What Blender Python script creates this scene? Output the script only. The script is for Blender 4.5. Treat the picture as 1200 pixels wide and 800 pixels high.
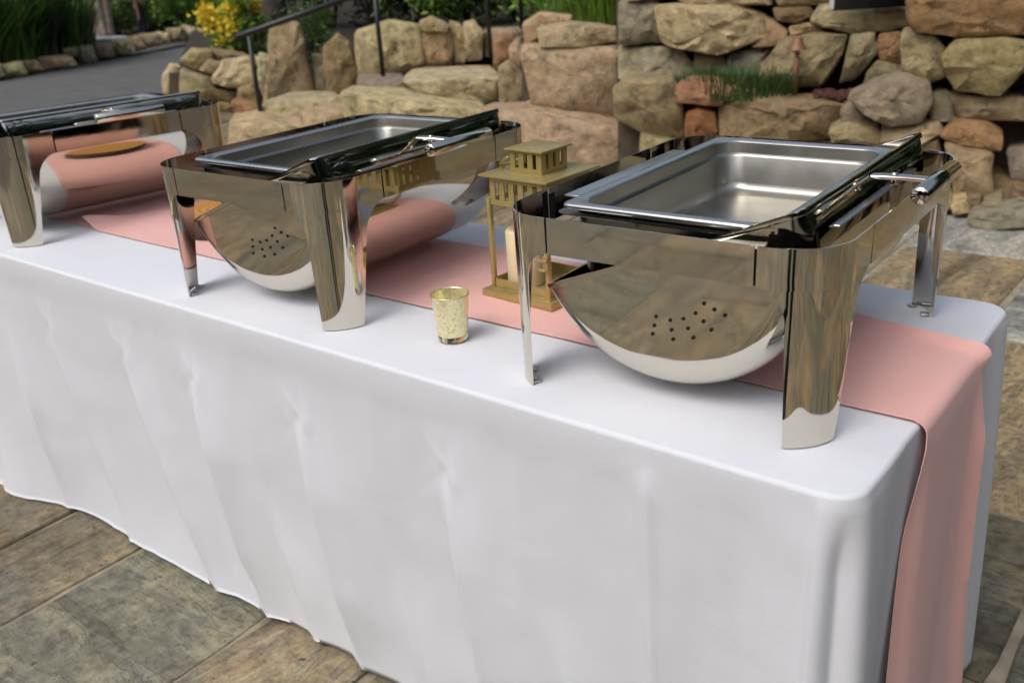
import bpy, bmesh, math, random
from mathutils import Vector, Matrix, noise
random.seed(7)
R = math.radians
scene = bpy.context.scene
for o in list(bpy.data.objects):
    bpy.data.objects.remove(o)
C = scene.collection

# ------------------------------------------------------------------ camera
CAM = Vector((0.6297, -1.3611, 1.3738))
YAW, PITCH, ROLL, FPX = -0.684, 0.3901, -0.0618, 1115.81      # FPX: focal length in pixels of a 1200 px wide photo
fwd = Vector((math.sin(YAW)*math.cos(PITCH), math.cos(YAW)*math.cos(PITCH), -math.sin(PITCH)))
rt0 = Vector((math.cos(YAW), -math.sin(YAW), 0))
up0 = rt0.cross(fwd)
RT = rt0*math.cos(ROLL) + up0*math.sin(ROLL)
UP = up0*math.cos(ROLL) - rt0*math.sin(ROLL)
cd = bpy.data.cameras.new('camera')
cam = bpy.data.objects.new('camera', cd)
C.objects.link(cam)
M3 = Matrix((RT, UP, -fwd)).transposed()
cam.matrix_world = Matrix.Translation(CAM) @ M3.to_4x4()
cd.sensor_width = 36
cd.lens = FPX/1200*36
cd.clip_start = 0.05
cd.clip_end = 500
cd.dof.use_dof = True
cd.dof.focus_distance = 1.5
cd.dof.aperture_fstop = 5.6
scene.camera = cam

# ------------------------------------------------------------------ world, sun, exposure
SUN_EL, SUN_AZ = 52, 186          # azimuth the light comes from, degrees clockwise from +Y
w = bpy.data.worlds.new('World')
scene.world = w
w.use_nodes = True
nt = w.node_tree
bg = nt.nodes['Background']
sky = nt.nodes.new('ShaderNodeTexSky')
sky.sky_type = 'NISHITA'
sky.sun_disc = False
sky.sun_elevation = R(SUN_EL)
sky.sun_rotation = R(SUN_AZ)
sky.air_density = 1.0
sky.dust_density = 4.0
sky.ozone_density = 1.0
hs = nt.nodes.new('ShaderNodeHueSaturation')
hs.inputs['Saturation'].default_value = 0.65
nt.links.new(sky.outputs[0], hs.inputs['Color'])
nt.links.new(hs.outputs[0], bg.inputs['Color'])
bg.inputs['Strength'].default_value = 0.115
sd = bpy.data.lights.new('sun', 'SUN')
sd.energy = 1.0
sd.angle = R(35)
sd.color = (1.0, 0.985, 0.96)
sun = bpy.data.objects.new('sun', sd)
C.objects.link(sun)
sdir = Vector((math.sin(R(SUN_AZ))*math.cos(R(SUN_EL)), math.cos(R(SUN_AZ))*math.cos(R(SUN_EL)), math.sin(R(SUN_EL))))
sun.rotation_euler = sdir.to_track_quat('Z', 'Y').to_euler()
scene.render.engine = 'CYCLES'
scene.view_settings.view_transform = 'Standard'
scene.view_settings.look = 'None'
scene.view_settings.exposure = 0.48
scene.view_settings.gamma = 1.0

# ------------------------------------------------------------------ helpers
def ray(x, y):
    return (fwd + RT*((x-600)/FPX) - UP*((y-400)/FPX)).normalized()
def on_z(x, y, z=0.0):
    d = ray(x, y)
    return CAM + d*((z-CAM.z)/d.z)
def at_d(x, y, D):
    d = ray(x, y)
    return CAM + d*(D/math.hypot(d.x, d.y))

def tag(o, label=None, cat=None, group=None, kind=None):
    if label: o['label'] = label
    if cat: o['category'] = cat
    if group: o['group'] = group
    if kind: o['kind'] = kind
    return o
def thing(name, label, cat, loc=(0, 0, 0), rz=0, group=None):
    o = bpy.data.objects.new(name, None)
    C.objects.link(o)
    o.empty_display_size = 0.05
    o.location = loc
    o.rotation_euler = (0, 0, rz)
    return tag(o, label, cat, group)
def mobj(name, verts, faces, mat, parent=None, smooth=True, color=None):
    me = bpy.data.meshes.new(name)
    me.from_pydata([tuple(v) for v in verts], [], faces)
    me.update()
    if smooth:
        me.polygons.foreach_set('use_smooth', [True]*len(me.polygons))
    me.materials.append(mat)
    o = bpy.data.objects.new(name, me)
    C.objects.link(o)
    if parent: o.parent = parent
    if color: o.color = (*color, 1)
    return o
class MB:
    def __init__(s):
        s.v = []; s.f = []
    def add(s, v, f):
        n = len(s.v)
        s.v += [Vector(p) for p in v]
        s.f += [tuple(i+n for i in q) for q in f]
        return s
    def box(s, c, d, rz=0, mat=None):
        c = Vector(c); x, y, z = d[0]/2, d[1]/2, d[2]/2
        m = mat or Matrix.Rotation(rz, 3, 'Z')
        vs = [c + m @ Vector(p) for p in ((-x,-y,-z),(x,-y,-z),(x,y,-z),(-x,y,-z),(-x,-y,z),(x,-y,z),(x,y,z),(-x,y,z))]
        return s.add(vs, [(0,3,2,1),(4,5,6,7),(0,1,5,4),(1,2,6,5),(2,3,7,6),(3,0,4,7)])
    def bbox(s, c, d, b=0.002, rz=0):          # box with chamfered edges
        bm = bmesh.new()
        bmesh.ops.create_cube(bm, size=1)
        for v in bm.verts: v.co = Vector((v.co.x*d[0], v.co.y*d[1], v.co.z*d[2]))
        bmesh.ops.bevel(bm, geom=bm.edges[:], offset=b, segments=2, affect='EDGES', profile=0.5)
        bm.verts.index_update()
        m = Matrix.Rotation(rz, 3, 'Z')
        s.add([Vector(c) + m @ v.co for v in bm.verts], [tuple(v.index for v in f.verts) for f in bm.faces])
        bm.free()
        return s
    def tube(s, pts, rad, n=10, cap=True):
        pts = [Vector(p) for p in pts]
        rads = rad if isinstance(rad, (list, tuple)) else [rad]*len(pts)
        t0 = (pts[1]-pts[0]).normalized()
        a = t0.orthogonal().normalized()
        vs = []; fs = []
        for i, p in enumerate(pts):
            t = (pts[min(i+1, len(pts)-1)] - pts[max(i-1, 0)]).normalized()
            a = (a - t*a.dot(t)).normalized()
            b = t.cross(a)
            for k in range(n):
                q = 2*math.pi*k/n
                vs.append(p + (a*math.cos(q)+b*math.sin(q))*rads[i])
        for i in range(len(pts)-1):
            for k in range(n):
                k2 = (k+1) % n
                fs.append((i*n+k, i*n+k2, (i+1)*n+k2, (i+1)*n+k))
        if cap:
            fs.append(tuple(range(n-1, -1, -1)))
            fs.append(tuple((len(pts)-1)*n+k for k in range(n)))
        return s.add(vs, fs)
    def lathe(s, prof, n=40, c=(0, 0, 0)):
        c = Vector(c); vs = []; fs = []
        for r, z in prof:
            for k in range(n):
                q = 2*math.pi*k/n
                vs.append(c + Vector((r*math.cos(q), r*math.sin(q), z)))
        for i in range(len(prof)-1):
            for k in range(n):
                k2 = (k+1) % n
                fs.append((i*n+k, i*n+k2, (i+1)*n+k2, (i+1)*n+k))
        return s.add(vs, fs)
    def grid(s, P):
        nv = len(P); nu = len(P[0]); fs = []
        for j in range(nv-1):
            for i in range(nu-1):
                fs.append((j*nu+i, j*nu+i+1, (j+1)*nu+i+1, (j+1)*nu+i))
        return s.add([p for r in P for p in r], fs)
    def build(s, name, mat, parent=None, smooth=True, color=None):
        return mobj(name, s.v, s.f, mat, parent, smooth, color)
def solid(o, t, off=-1, split=True):
    m = o.modifiers.new('thickness', 'SOLIDIFY')
    m.thickness = t; m.offset = off; m.use_even_offset = False
    if split:
        e = o.modifiers.new('crisp_edges', 'EDGE_SPLIT'); e.split_angle = R(50)
    return o
def sharp(o, deg=35):
    o.data.polygons.foreach_set('use_smooth', [True]*len(o.data.polygons))
    try:
        o.data.set_sharp_from_angle(angle=R(deg))
    except Exception:
        pass
    return o
def copy_tree(o, parent=None):
    c = o.copy()
    C.objects.link(c)
    c.parent = parent
    for ch in [k for k in o.children]:
        copy_tree(ch, c)
    return c
def sstep(a, b, x):
    t = max(0.0, min(1.0, (x-a)/(b-a)))
    return t*t*(3-2*t)
def nz(x, y=0, z=0):
    return noise.noise(Vector((x, y, z)))

# ------------------------------------------------------------------ materials
def nmat(name):
    m = bpy.data.materials.new(name)
    m.use_nodes = True
    return m, m.node_tree, m.node_tree.nodes['Principled BSDF']
def N(nt, t, **k):
    n = nt.nodes.new(t)
    for a, b in k.items(): setattr(n, a, b)
    return n
def noise_tex(nt, vec, scale, detail=6, rough=0.6, dist=0.0):
    n = N(nt, 'ShaderNodeTexNoise')
    n.inputs['Scale'].default_value = scale
    n.inputs['Detail'].default_value = detail
    n.inputs['Roughness'].default_value = rough
    n.inputs['Distortion'].default_value = dist
    if vec is not None: nt.links.new(vec, n.inputs['Vector'])
    return n
def ramp(nt, fac, stops):
    r = N(nt, 'ShaderNodeValToRGB')
    e = r.color_ramp.elements
    while len(e) < len(stops): e.new(0.5)
    for q, (p, c) in zip(e, stops):
        q.position = p; q.color = (*c, 1) if len(c) == 3 else c
    nt.links.new(fac, r.inputs[0])
    return r
def mixc(nt, fac, a, b, mode='MIX'):
    m = N(nt, 'ShaderNodeMix', data_type='RGBA', blend_type=mode)
    for sock, v in ((m.inputs[0], fac), (m.inputs[6], a), (m.inputs[7], b)):
        if hasattr(v, 'is_linked'): nt.links.new(v, sock)
        elif isinstance(v, (int, float)): sock.default_value = v
        else: sock.default_value = (*v, 1)
    return m.outputs[2]
def bump(nt, b, h, strength, dist):
    n = N(nt, 'ShaderNodeBump')
    n.inputs['Strength'].default_value = strength
    n.inputs['Distance'].default_value = dist
    nt.links.new(h, n.inputs['Height'])
    nt.links.new(n.outputs[0], b.inputs['Normal'])
def plain(name, col, rough=0.6, metal=0.0, nscale=None, var=0.15, bmp=0):
    m, nt, b = nmat(name)
    b.inputs['Roughness'].default_value = rough
    b.inputs['Metallic'].default_value = metal
    if nscale:
        tc = N(nt, 'ShaderNodeTexCoord')
        t = noise_tex(nt, tc.outputs['Object'], nscale)
        lo = tuple(c*(1-var) for c in col); hi = tuple(min(1, c*(1+var)) for c in col)
        r = ramp(nt, t.outputs['Fac'], [(0.3, lo), (0.7, hi)])
        nt.links.new(r.outputs[0], b.inputs['Base Color'])
        if bmp: bump(nt, b, t.outputs['Fac'], 0.5, bmp)
    else:
        b.inputs['Base Color'].default_value = (*col, 1)
    return m

def steel(name, col, rough, smudge=0.05, aniso=False):
    m, nt, b = nmat(name)
    b.inputs['Metallic'].default_value = 1.0
    b.inputs['Base Color'].default_value = (*col, 1)
    tc = N(nt, 'ShaderNodeTexCoord')
    t = noise_tex(nt, tc.outputs['Object'], 9, 8, 0.65)
    mr = N(nt, 'ShaderNodeMapRange')
    mr.inputs[1].default_value = 0.35; mr.inputs[2].default_value = 0.75
    mr.inputs[3].default_value = rough; mr.inputs[4].default_value = rough+smudge*1.8
    nt.links.new(t.outputs['Fac'], mr.inputs[0])
    nt.links.new(mr.outputs[0], b.inputs['Roughness'])
    t2 = noise_tex(nt, tc.outputs['Object'], 14, 1, 0.4)
    bump(nt, b, t2.outputs['Fac'], 0.10, 0.0010)
    return m
MIRROR = steel('polished_steel', (0.68, 0.635, 0.55), 0.025, 0.05)
BOWL = steel('shaded_satin_steel', (0.37, 0.36, 0.32), 0.27, 0.10)  # same metal as the rim, colour darkened for the dim reflections inside
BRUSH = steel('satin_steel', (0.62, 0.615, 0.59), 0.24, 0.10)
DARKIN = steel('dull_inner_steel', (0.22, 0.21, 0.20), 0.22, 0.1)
BLACK = plain('black_paint', (0.012, 0.012, 0.013), 0.4)
HOLE = plain('black_hole', (0.004, 0.004, 0.004), 0.9)
RUBBER = plain('foot_rubber', (0.02, 0.02, 0.02), 0.7)

def stone_mat():
    m, nt, b = nmat('wall_stone')
    tc = N(nt, 'ShaderNodeTexCoord'); oi = N(nt, 'ShaderNodeObjectInfo')
    off = N(nt, 'ShaderNodeVectorMath', operation='ADD')
    sc = N(nt, 'ShaderNodeVectorMath', operation='SCALE')
    sc.inputs[0].default_value = (37, 17, 53)
    nt.links.new(oi.outputs['Random'], sc.inputs['Scale'])
    nt.links.new(tc.outputs['Object'], off.inputs[0]); nt.links.new(sc.outputs[0], off.inputs[1])
    v = off.outputs[0]
    n1 = noise_tex(nt, v, 2.6, 5, 0.6, 0.5)
    n2 = noise_tex(nt, v, 11, 8, 0.7)
    n3 = noise_tex(nt, v, 38, 6, 0.75)
    base = mixc(nt, 1.0, oi.outputs['Color'], ramp(nt, n2.outputs['Fac'], [(0.32, (0.40, 0.34, 0.26)), (0.44, (1.05, 1.02, 0.95)), (0.64, (1.6, 1.56, 1.46))]).outputs[0], 'MULTIPLY')
    rust = ramp(nt, n1.outputs['Fac'], [(0.52, (0, 0, 0)), (0.68, (1, 1, 1))])
    c = mixc(nt, rust.outputs[0], base, mixc(nt, 0.30, base, (0.38, 0.225, 0.09)))
    n4 = noise_tex(nt, v, 5, 6, 0.7)
    grey = ramp(nt, n4.outputs['Fac'], [(0.56, (0, 0, 0)), (0.7, (1, 1, 1))])
    c = mixc(nt, grey.outputs[0], c, mixc(nt, 0.35, c, (0.17, 0.165, 0.14)))
    nt.links.new(c, b.inputs['Base Color'])
    b.inputs['Roughness'].default_value = 0.9
    h = N(nt, 'ShaderNodeMath', operation='ADD')
    s2 = N(nt, 'ShaderNodeMath', operation='MULTIPLY'); s2.inputs[1].default_value = 0.5
    nt.links.new(n3.outputs['Fac'], s2.inputs[0])
    nt.links.new(n2.outputs['Fac'], h.inputs[0]); nt.links.new(s2.outputs[0], h.inputs[1])
    bump(nt, b, h.outputs[0], 1.0, 0.08)
    return m
STONE = stone_mat()

def flag_mat():
    m, nt, b = nmat('flagstone')
    tc = N(nt, 'ShaderNodeTexCoord'); oi = N(nt, 'ShaderNodeObjectInfo')
    off = N(nt, 'ShaderNodeVectorMath', operation='ADD')
    sc = N(nt, 'ShaderNodeVectorMath', operation='SCALE')
    sc.inputs[0].default_value = (37, 17, 5)
    nt.links.new(oi.outputs['Random'], sc.inputs['Scale'])
    nt.links.new(tc.outputs['Object'], off.inputs[0]); nt.links.new(sc.outputs[0], off.inputs[1])
    mp = N(nt, 'ShaderNodeMapping'); mp.inputs['Scale'].default_value = (6.2, 1.25, 1)
    nt.links.new(off.outputs[0], mp.inputs['Vector'])
    streak = noise_tex(nt, mp.outputs[0], 1.0, 8, 0.68, 0.6)
    patch = noise_tex(nt, off.outputs[0], 2.4, 6, 0.65, 0.8)
    fine = noise_tex(nt, off.outputs[0], 34, 8, 0.75)
    dots = noise_tex(nt, off.outputs[0], 55, 3, 0.5)
    r1 = ramp(nt, streak.outputs['Fac'], [(0.30, (0.36, 0.32, 0.26)), (0.41, (0.70, 0.67, 0.60)), (0.50, (1.0, 0.97, 0.9)), (0.58, (1.4, 1.3, 1.08)), (0.66, (0.95, 0.88, 0.75)), (0.76, (0.6, 0.52, 0.42))])
    c = mixc(nt, 1.0, mixc(nt, 1.0, oi.outputs['Color'], (0.73, 0.735, 0.735), 'MULTIPLY'), r1.outputs[0], 'MULTIPLY')
    pf = ramp(nt, patch.outputs['Fac'], [(0.48, (0, 0, 0)), (0.62, (0.8, 0.8, 0.8))])
    c = mixc(nt, pf.outputs[0], c, mixc(nt, 0.6, c, (0.125, 0.135, 0.115)))
    rf = ramp(nt, noise_tex(nt, mp.outputs[0], 1.7, 6, 0.7, 1.0).outputs['Fac'], [(0.60, (0, 0, 0)), (0.72, (0.85, 0.85, 0.85))])
    c = mixc(nt, rf.outputs[0], c, mixc(nt, 0.6, c, (0.22, 0.11, 0.05)))
    c = mixc(nt, 1.0, c, ramp(nt, fine.outputs['Fac'], [(0.32, (0.45, 0.45, 0.45)), (0.66, (1.5, 1.5, 1.5))]).outputs[0], 'MULTIPLY')
    df = ramp(nt, dots.outputs['Fac'], [(0.27, (1, 1, 1)), (0.33, (0, 0, 0))])
    c = mixc(nt, df.outputs[0], c, (0.045, 0.04, 0.032))
    nt.links.new(c, b.inputs['Base Color'])
    rr = N(nt, 'ShaderNodeMapRange'); rr.inputs[3].default_value = 0.5; rr.inputs[4].default_value = 0.85
    nt.links.new(patch.outputs['Fac'], rr.inputs[0]); nt.links.new(rr.outputs[0], b.inputs['Roughness'])
    h = N(nt, 'ShaderNodeMath', operation='ADD')
    s2 = N(nt, 'ShaderNodeMath', operation='MULTIPLY'); s2.inputs[1].default_value = 0.35
    nt.links.new(fine.outputs['Fac'], s2.inputs[0])
    lay = N(nt, 'ShaderNodeValToRGB'); lay.color_ramp.interpolation = 'EASE'
    el = lay.color_ramp.elements
    for p_ in (0.2, 0.3, 0.4, 0.5, 0.6): el.new(p_)
    for q_, (p_, c_) in zip(el, ((0.0, 0), (0.40, 0.0), (0.415, 0.3), (0.49, 0.34), (0.505, 0.62), (0.57, 0.66), (0.585, 1.0))):
        q_.position = p_; q_.color = (c_, c_, c_, 1)
    nt.links.new(streak.outputs['Fac'], lay.inputs[0])
    nt.links.new(lay.outputs[0], h.inputs[0]); nt.links.new(s2.outputs[0], h.inputs[1])
    bump(nt, b, h.outputs[0], 0.8, 0.008)
    return m
FLAG = flag_mat()
MORTAR = plain('paving_mortar', (0.27, 0.23, 0.165), 0.95, 0, 18, 0.3, 0.01)
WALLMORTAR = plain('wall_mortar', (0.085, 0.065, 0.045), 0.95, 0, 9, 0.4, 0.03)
SOIL = plain('soil', (0.035, 0.024, 0.016), 1.0, 0, 14, 0.4, 0.03)
MULCH = plain('red_mulch', (0.10, 0.035, 0.025), 1.0, 0, 60, 0.5, 0.02)
ASPHALT = plain('asphalt', (0.098, 0.10, 0.097), 0.9, 0, 3.0, 0.18, 0.004)

def cloth_mat(name, col, sheen=0.2, wr=0.0009):
    m, nt, b = nmat(name)
    tc = N(nt, 'ShaderNodeTexCoord')
    b.inputs['Base Color'].default_value = (*col, 1)
    b.inputs['Roughness'].default_value = 0.75
    b.inputs['Sheen Weight'].default_value = sheen
    b.inputs['Specular IOR Level'].default_value = 0.25
    t1 = noise_tex(nt, tc.outputs['Object'], 5, 5, 0.55, 0.4)
    t2 = noise_tex(nt, tc.outputs['Object'], 900, 2, 0.5)
    a = N(nt, 'ShaderNodeMath', operation='MULTIPLY_ADD')
    a.inputs[1].default_value = 0.12
    nt.links.new(t2.outputs['Fac'], a.inputs[0]); nt.links.new(t1.outputs['Fac'], a.inputs[2])
    bump(nt, b, a.outputs[0], 0.5, wr*8)
    return m
WHITE = cloth_mat('white_polyester', (0.67, 0.685, 0.725), 0.12)
PINK = cloth_mat('pink_satin', (0.81, 0.455, 0.41), 0.25)

def leaf_mat(name, c1, c2, rough=0.5):
    m, nt, b = nmat(name)
    tc = N(nt, 'ShaderNodeTexCoord')
    t = noise_tex(nt, tc.outputs['Object'], 3.5, 4, 0.6)
    g = N(nt, 'ShaderNodeNewGeometry')
    a = N(nt, 'ShaderNodeMath', operation='MULTIPLY_ADD'); a.inputs[1].default_value = 0.5
    nt.links.new(g.outputs['Random Per Island'], a.inputs[0]); nt.links.new(t.outputs['Fac'], a.inputs[2])
    r = ramp(nt, a.outputs[0], [(0.4, c1), (1.0, c2)])
    nt.links.new(r.outputs[0], b.inputs['Base Color'])
    b.inputs['Roughness'].default_value = rough
    tr = N(nt, 'ShaderNodeBsdfTranslucent'); nt.links.new(r.outputs[0], tr.inputs['Color'])
    mx = N(nt, 'ShaderNodeMixShader'); mx.inputs[0].default_value = 0.25
    out = nt.nodes['Material Output']
    nt.links.new(b.outputs[0], mx.inputs[1]); nt.links.new(tr.outputs[0], mx.inputs[2])
    nt.links.new(mx.outputs[0], out.inputs['Surface'])
    return m
LEAF = leaf_mat('leaf_green', (0.035, 0.075, 0.014), (0.10, 0.19, 0.03))
LEAFB = leaf_mat('leaf_bright', (0.075, 0.16, 0.02), (0.23, 0.37, 0.05))
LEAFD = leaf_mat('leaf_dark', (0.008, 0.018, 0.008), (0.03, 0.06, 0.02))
LEAFY = leaf_mat('petal_yellow', (0.68, 0.46, 0.012), (0.85, 0.70, 0.06))
GRASS = leaf_mat('pocket_grass', (0.018, 0.045, 0.012), (0.075, 0.14, 0.035))
BARK = plain('bark', (0.06, 0.045, 0.035), 0.95, 0, 12, 0.4, 0.02)
BARKP = plain('pale_bark', (0.26, 0.21, 0.16), 0.9, 0, 10, 0.35, 0.015)
COPPER = plain('aged_copper', (0.20, 0.09, 0.045), 0.5, 0.25, 20, 0.3)

# ================================================================== GROUND
def sheet(name, pts, z, mat, kind='structure'):
    o = mobj(name, [(x, y, z) for x, y in pts], [tuple(range(len(pts)))], mat, None, False)
    tag(o, kind=kind)
    return o
sheet('ground', [(-120, -120), (120, -120), (120, 120), (-120, 120)], -0.05, plain('earth', (0.10, 0.085, 0.06), 0.95, 0, 0.8, 0.35, 0.02))
PX0, PX1, PY0, PY1 = -8.6, 3.6, -4.6, 4.6
sheet('pavement', [(PX0, PY0), (PX1, PY0), (PX1, PY1), (PX0, PY1)], -0.007, MORTAR)
pave = bpy.data.objects['pavement']
sheet('road', [(-60, -14), (-8.62, -14), (-8.62, 5.2), (-11.5, 8.5), (-16.0, 15), (-24, 30), (-60, 30)], -0.02, ASPHALT)

FCOL = [(0.27, 0.215, 0.125), (0.23, 0.205, 0.13), (0.31, 0.245, 0.145), (0.20, 0.195, 0.15), (0.25, 0.19, 0.105), (0.35, 0.275, 0.17), (0.225, 0.205, 0.145)]
def flagstone(poly, col, z=0.0, rot=0.0):
    cx = sum(p[0] for p in poly)/len(poly); cy = sum(p[1] for p in poly)/len(poly)
    # roughen the outline
    out = []
    n = len(poly)
    for i in range(n):
        a = Vector(poly[i]); b = Vector(poly[(i+1) % n])
        L = (b-a).length
        k = max(2, int(L/0.09))
        d = (b-a)/L; nn = Vector((d.y, -d.x))
        for j in range(k):
            t = j/k
            p = a.lerp(b, t)
            if j == 0:
                p = p + (Vector((cx, cy))-p).normalized()*0.010
            e = 0.012*nz(p.x*4.1+9, p.y*4.1, 3.3) + 0.005*nz(p.x*17, p.y*17, 1.1)
            out.append(p + nn*(e-0.004))
    ca, sa = math.cos(-rot), math.sin(-rot)
    loc = []
    for p in out:
        x, y = p.x-cx, p.y-cy
        loc.append((x*ca-y*sa, x*sa+y*ca))
    m = len(loc)
    vs = [(x, y, -0.05) for x, y in loc] + [(x, y, -0.005) for x, y in loc] + [(x*(1-0.007/max(0.05, math.hypot(x, y))), y*(1-0.007/max(0.05, math.hypot(x, y))), 0.0) for x, y in loc]
    fs = []
    for r in range(2):
        for i in range(m):
            j = (i+1) % m
            fs.append((r*m+i, r*m+j, (r+1)*m+j, (r+1)*m+i))
    fs.append(tuple(2*m+i for i in range(m)))
    o = mobj('flagstone', vs, fs, FLAG, pave, False, col)
    o.location = (cx, cy, z)
    o.rotation_euler = (random.uniform(-.003, .003), random.uniform(-.003, .003), rot)
    return o
rs = random.Random(21)
xs = [PX0]
while xs[-1] < -3.2: xs.append(xs[-1] + rs.uniform(0.55, 0.85))
xs[-1] = -2.75
xs += [-2.25, -1.78, -1.46, -0.955, -0.62, -0.05, 0.42, 0.98, 1.45, 2.05, 2.5, 3.05, PX1]
G = 0.005
corner_cache = {}
for i in range(len(xs)-1):
    y = PY0
    a, b = xs[i], xs[i+1]
    row = []
    while y < PY1-0.3:
        y2 = min(PY1, y + rs.uniform(0.6, 1.5))
        if -2.3 < a < -0.7 and -1.5 < y2 < 0.2: y2 = 0.3 + 0.2*rs.random()
        if PY1-y2 < 0.35: y2 = PY1
        row.append((y, y2)); y = y2
    for (y, y2) in row:
        j = lambda s: 0.035*nz(s*3.7, i*1.3, y)
        t0 = 0.06*nz(i*2.3, y*1.7, 5); t1 = 0.06*nz(i*2.3, y2*1.7, 5)
        wig = lambda X, Y: 0.03*nz(X*2.1, Y*1.4, 8) if PX0 < X < PX1 else 0
        poly = [(a+G+wig(a, y), y+G-t0), (b-G+wig(b, y), y+G+t0), (b-G+wig(b, y2), y2-G+t1), (a+G+wig(a, y2), y2-G-t1)]
        mx, my = (a+b)/2, (y+y2)/2
        col = rs.choice(FCOL)
        k = rs.uniform(0.85, 1.12)
        col = tuple(c*k for c in col)
        # slabs whose colour the photograph shows
        if -1.46 < mx < -0.95 and -1.3 < my < 0.3: col = (0.235, 0.23, 0.175)
        elif -0.95 < mx < -0.62 and -1.3 < my < 0.3: col = (0.31, 0.26, 0.18)
        elif -1.78 < mx < -1.46 and -1.3 < my < 0.3: col = (0.25, 0.21, 0.145)
        elif -1.0 < mx < 0.8 and y < 3.15 < y2: col = (0.40, 0.405, 0.385)
        elif mx > 0.3 and mx < 1.0 and my > 0.4 and my < 2.4: col = (0.22, 0.205, 0.14)
        flagstone(poly, col, rs.uniform(-.003, .004), 0.0 if rs.random() < 0.75 else R(90))

# ================================================================== STONES OF WALLS, STEPS, EDGING
TAN = (0.46, 0.355, 0.20); LTAN = (0.62, 0.505, 0.305); BRN = (0.33, 0.24, 0.13); ORG = (0.43, 0.25, 0.12)
GRY = (0.36, 0.315, 0.22); OLV = (0.40, 0.32, 0.18); PNK = (0.56, 0.43, 0.265)
def chaikin(p, n=2, q=0.22):
    for _ in range(n):
        o = []
        for i in range(len(p)):
            a, b = p[i], p[(i+1) % len(p)]
            o.append(a.lerp(b, q)); o.append(a.lerp(b, 1-q))
        p = o
    return p
def stone(poly, D, t=0.35, col=TAN, parent=None, turn=0.0, bulge=0.05, rough=0.024, grow=1.08, name='stone', q=0.2):
    cx = sum(p[0] for p in poly)/len(poly); cy = sum(p[1] for p in poly)/len(poly)
    o3 = at_d(cx, cy, D)
    view = Vector((o3.x-CAM.x, o3.y-CAM.y, 0)).normalized()
    nrm = Matrix.Rotation(turn, 3, 'Z') @ view          # points away from the camera: into the wall
    ux = Vector((nrm.y, -nrm.x, 0)); uz = Vector((0, 0, 1))
    pts = []
    for (x, y) in poly:
        d = ray(x, y)
        s = (o3-CAM).dot(nrm)/d.dot(nrm)
        p = CAM + d*s - o3
        pts.append(Vector((p.dot(ux), p.z))*grow)
    pts = chaikin(pts, 1, q*0.45)
    dense = []
    for i in range(len(pts)):
        a, b = pts[i], pts[(i+1) % len(pts)]
        k = 3 if (b-a).length > 0.14 else 2
        dense += [a.lerp(b, j/k) for j in range(k)]
    pts = dense
    tx, ty = random.uniform(-.16, .16), random.uniform(-.2, .12)
    # consistent direction (counter-clockwise seen from the front)
    ar = sum(pts[i].x*pts[(i+1) % len(pts)].y-pts[(i+1) % len(pts)].x*pts[i].y for i in range(len(pts)))
    if ar < 0: pts.reverse()
    n = len(pts)
    size = math.sqrt(abs(ar)/2)
    bl = 0.8*bulge*min(1.2, size/0.35)
    e = min(0.03, size*0.075)
    rings = [(t, 0.9), (t*0.5, 1.0), (e*0.9, 1.0), (e*0.2, 0.965), (-bl*0.15, 0.87), (-bl*0.45, 0.64), (-bl*0.65, 0.38), (-bl*0.7, 0.13)]
    seed = random.uniform(0, 90)
    vs = []
    fr = 2.2/max(size, 0.12)
    for ri, (dp, sc) in enumerate(rings):
        for p in pts:
            u, v = p.x*sc, p.y*sc
            amp = rough*min(1.4, size/0.3)
            k = Vector((u*fr+seed, v*fr, dp*fr))
            du, dv = amp*0.7*noise.noise(k), amp*0.7*noise.noise(k+Vector((31, 7, 3)))
            dd = amp*1.5*noise.noise(k*0.8+Vector((5, 50, 9))) + amp*0.6*noise.noise(k*2.3)
            dd += amp*0.9*noise.noise(k*4.3) + amp*0.8*abs(noise.noise(k*1.7+Vector((8, 8, 8))))
            # a facet or two
            f1 = max(0.0, (u*math.cos(seed)+v*math.sin(seed))/size - 0.10)*0.26*size
            f2 = max(0.0, (u*math.cos(seed+2.2)+v*math.sin(seed+2.2))/size - 0.2)*0.30*size
            if ri >= 2: dd += f1+f2 + u*tx + v*ty
            vs.append(ux*(u+du) + uz*(v+dv) + nrm*(dp+dd))
    fs = []
    for r in range(len(rings)-1):
        for i in range(n):
            j = (i+1) % n
            fs.append((r*n+i, r*n+j, (r+1)*n+j, (r+1)*n+i))
    fs.append(tuple((len(rings)-1)*n+i for i in range(n)))
    fs.append(tuple(range(n-1, -1, -1)))
    ob = mobj(name, vs, fs, STONE, parent, True, tuple(c*random.uniform(0.92, 1.08) for c in col))
    sharp(ob, 33)
    ob.location = o3
    return ob
def slab_px(name, poly, D, t, mat, parent, front=0.0):
    # plain mass behind the stones (mortar or earth), a real body with thickness t
    cx = sum(p[0] for p in poly)/len(poly); cy = sum(p[1] for p in poly)/len(poly)
    o3 = at_d(cx, cy, D)
    nrm = Vector((o3.x-CAM.x, o3.y-CAM.y, 0)).normalized()
    pts = []
    for (x, y) in poly:
        d = ray(x, y); s = (o3-CAM).dot(nrm)/d.dot(nrm)
        pts.append(CAM + d*s - o3)
    n = len(pts)
    vs = pts + [p + nrm*t for p in pts]
    fs = [tuple(range(n-1, -1, -1)), tuple(range(n, 2*n))] + [(i, (i+1) % n, n+(i+1) % n, n+i) for i in range(n)]
    ob = mobj(name, vs, fs, mat, parent, False)
    ob.location = o3
    return ob

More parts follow.
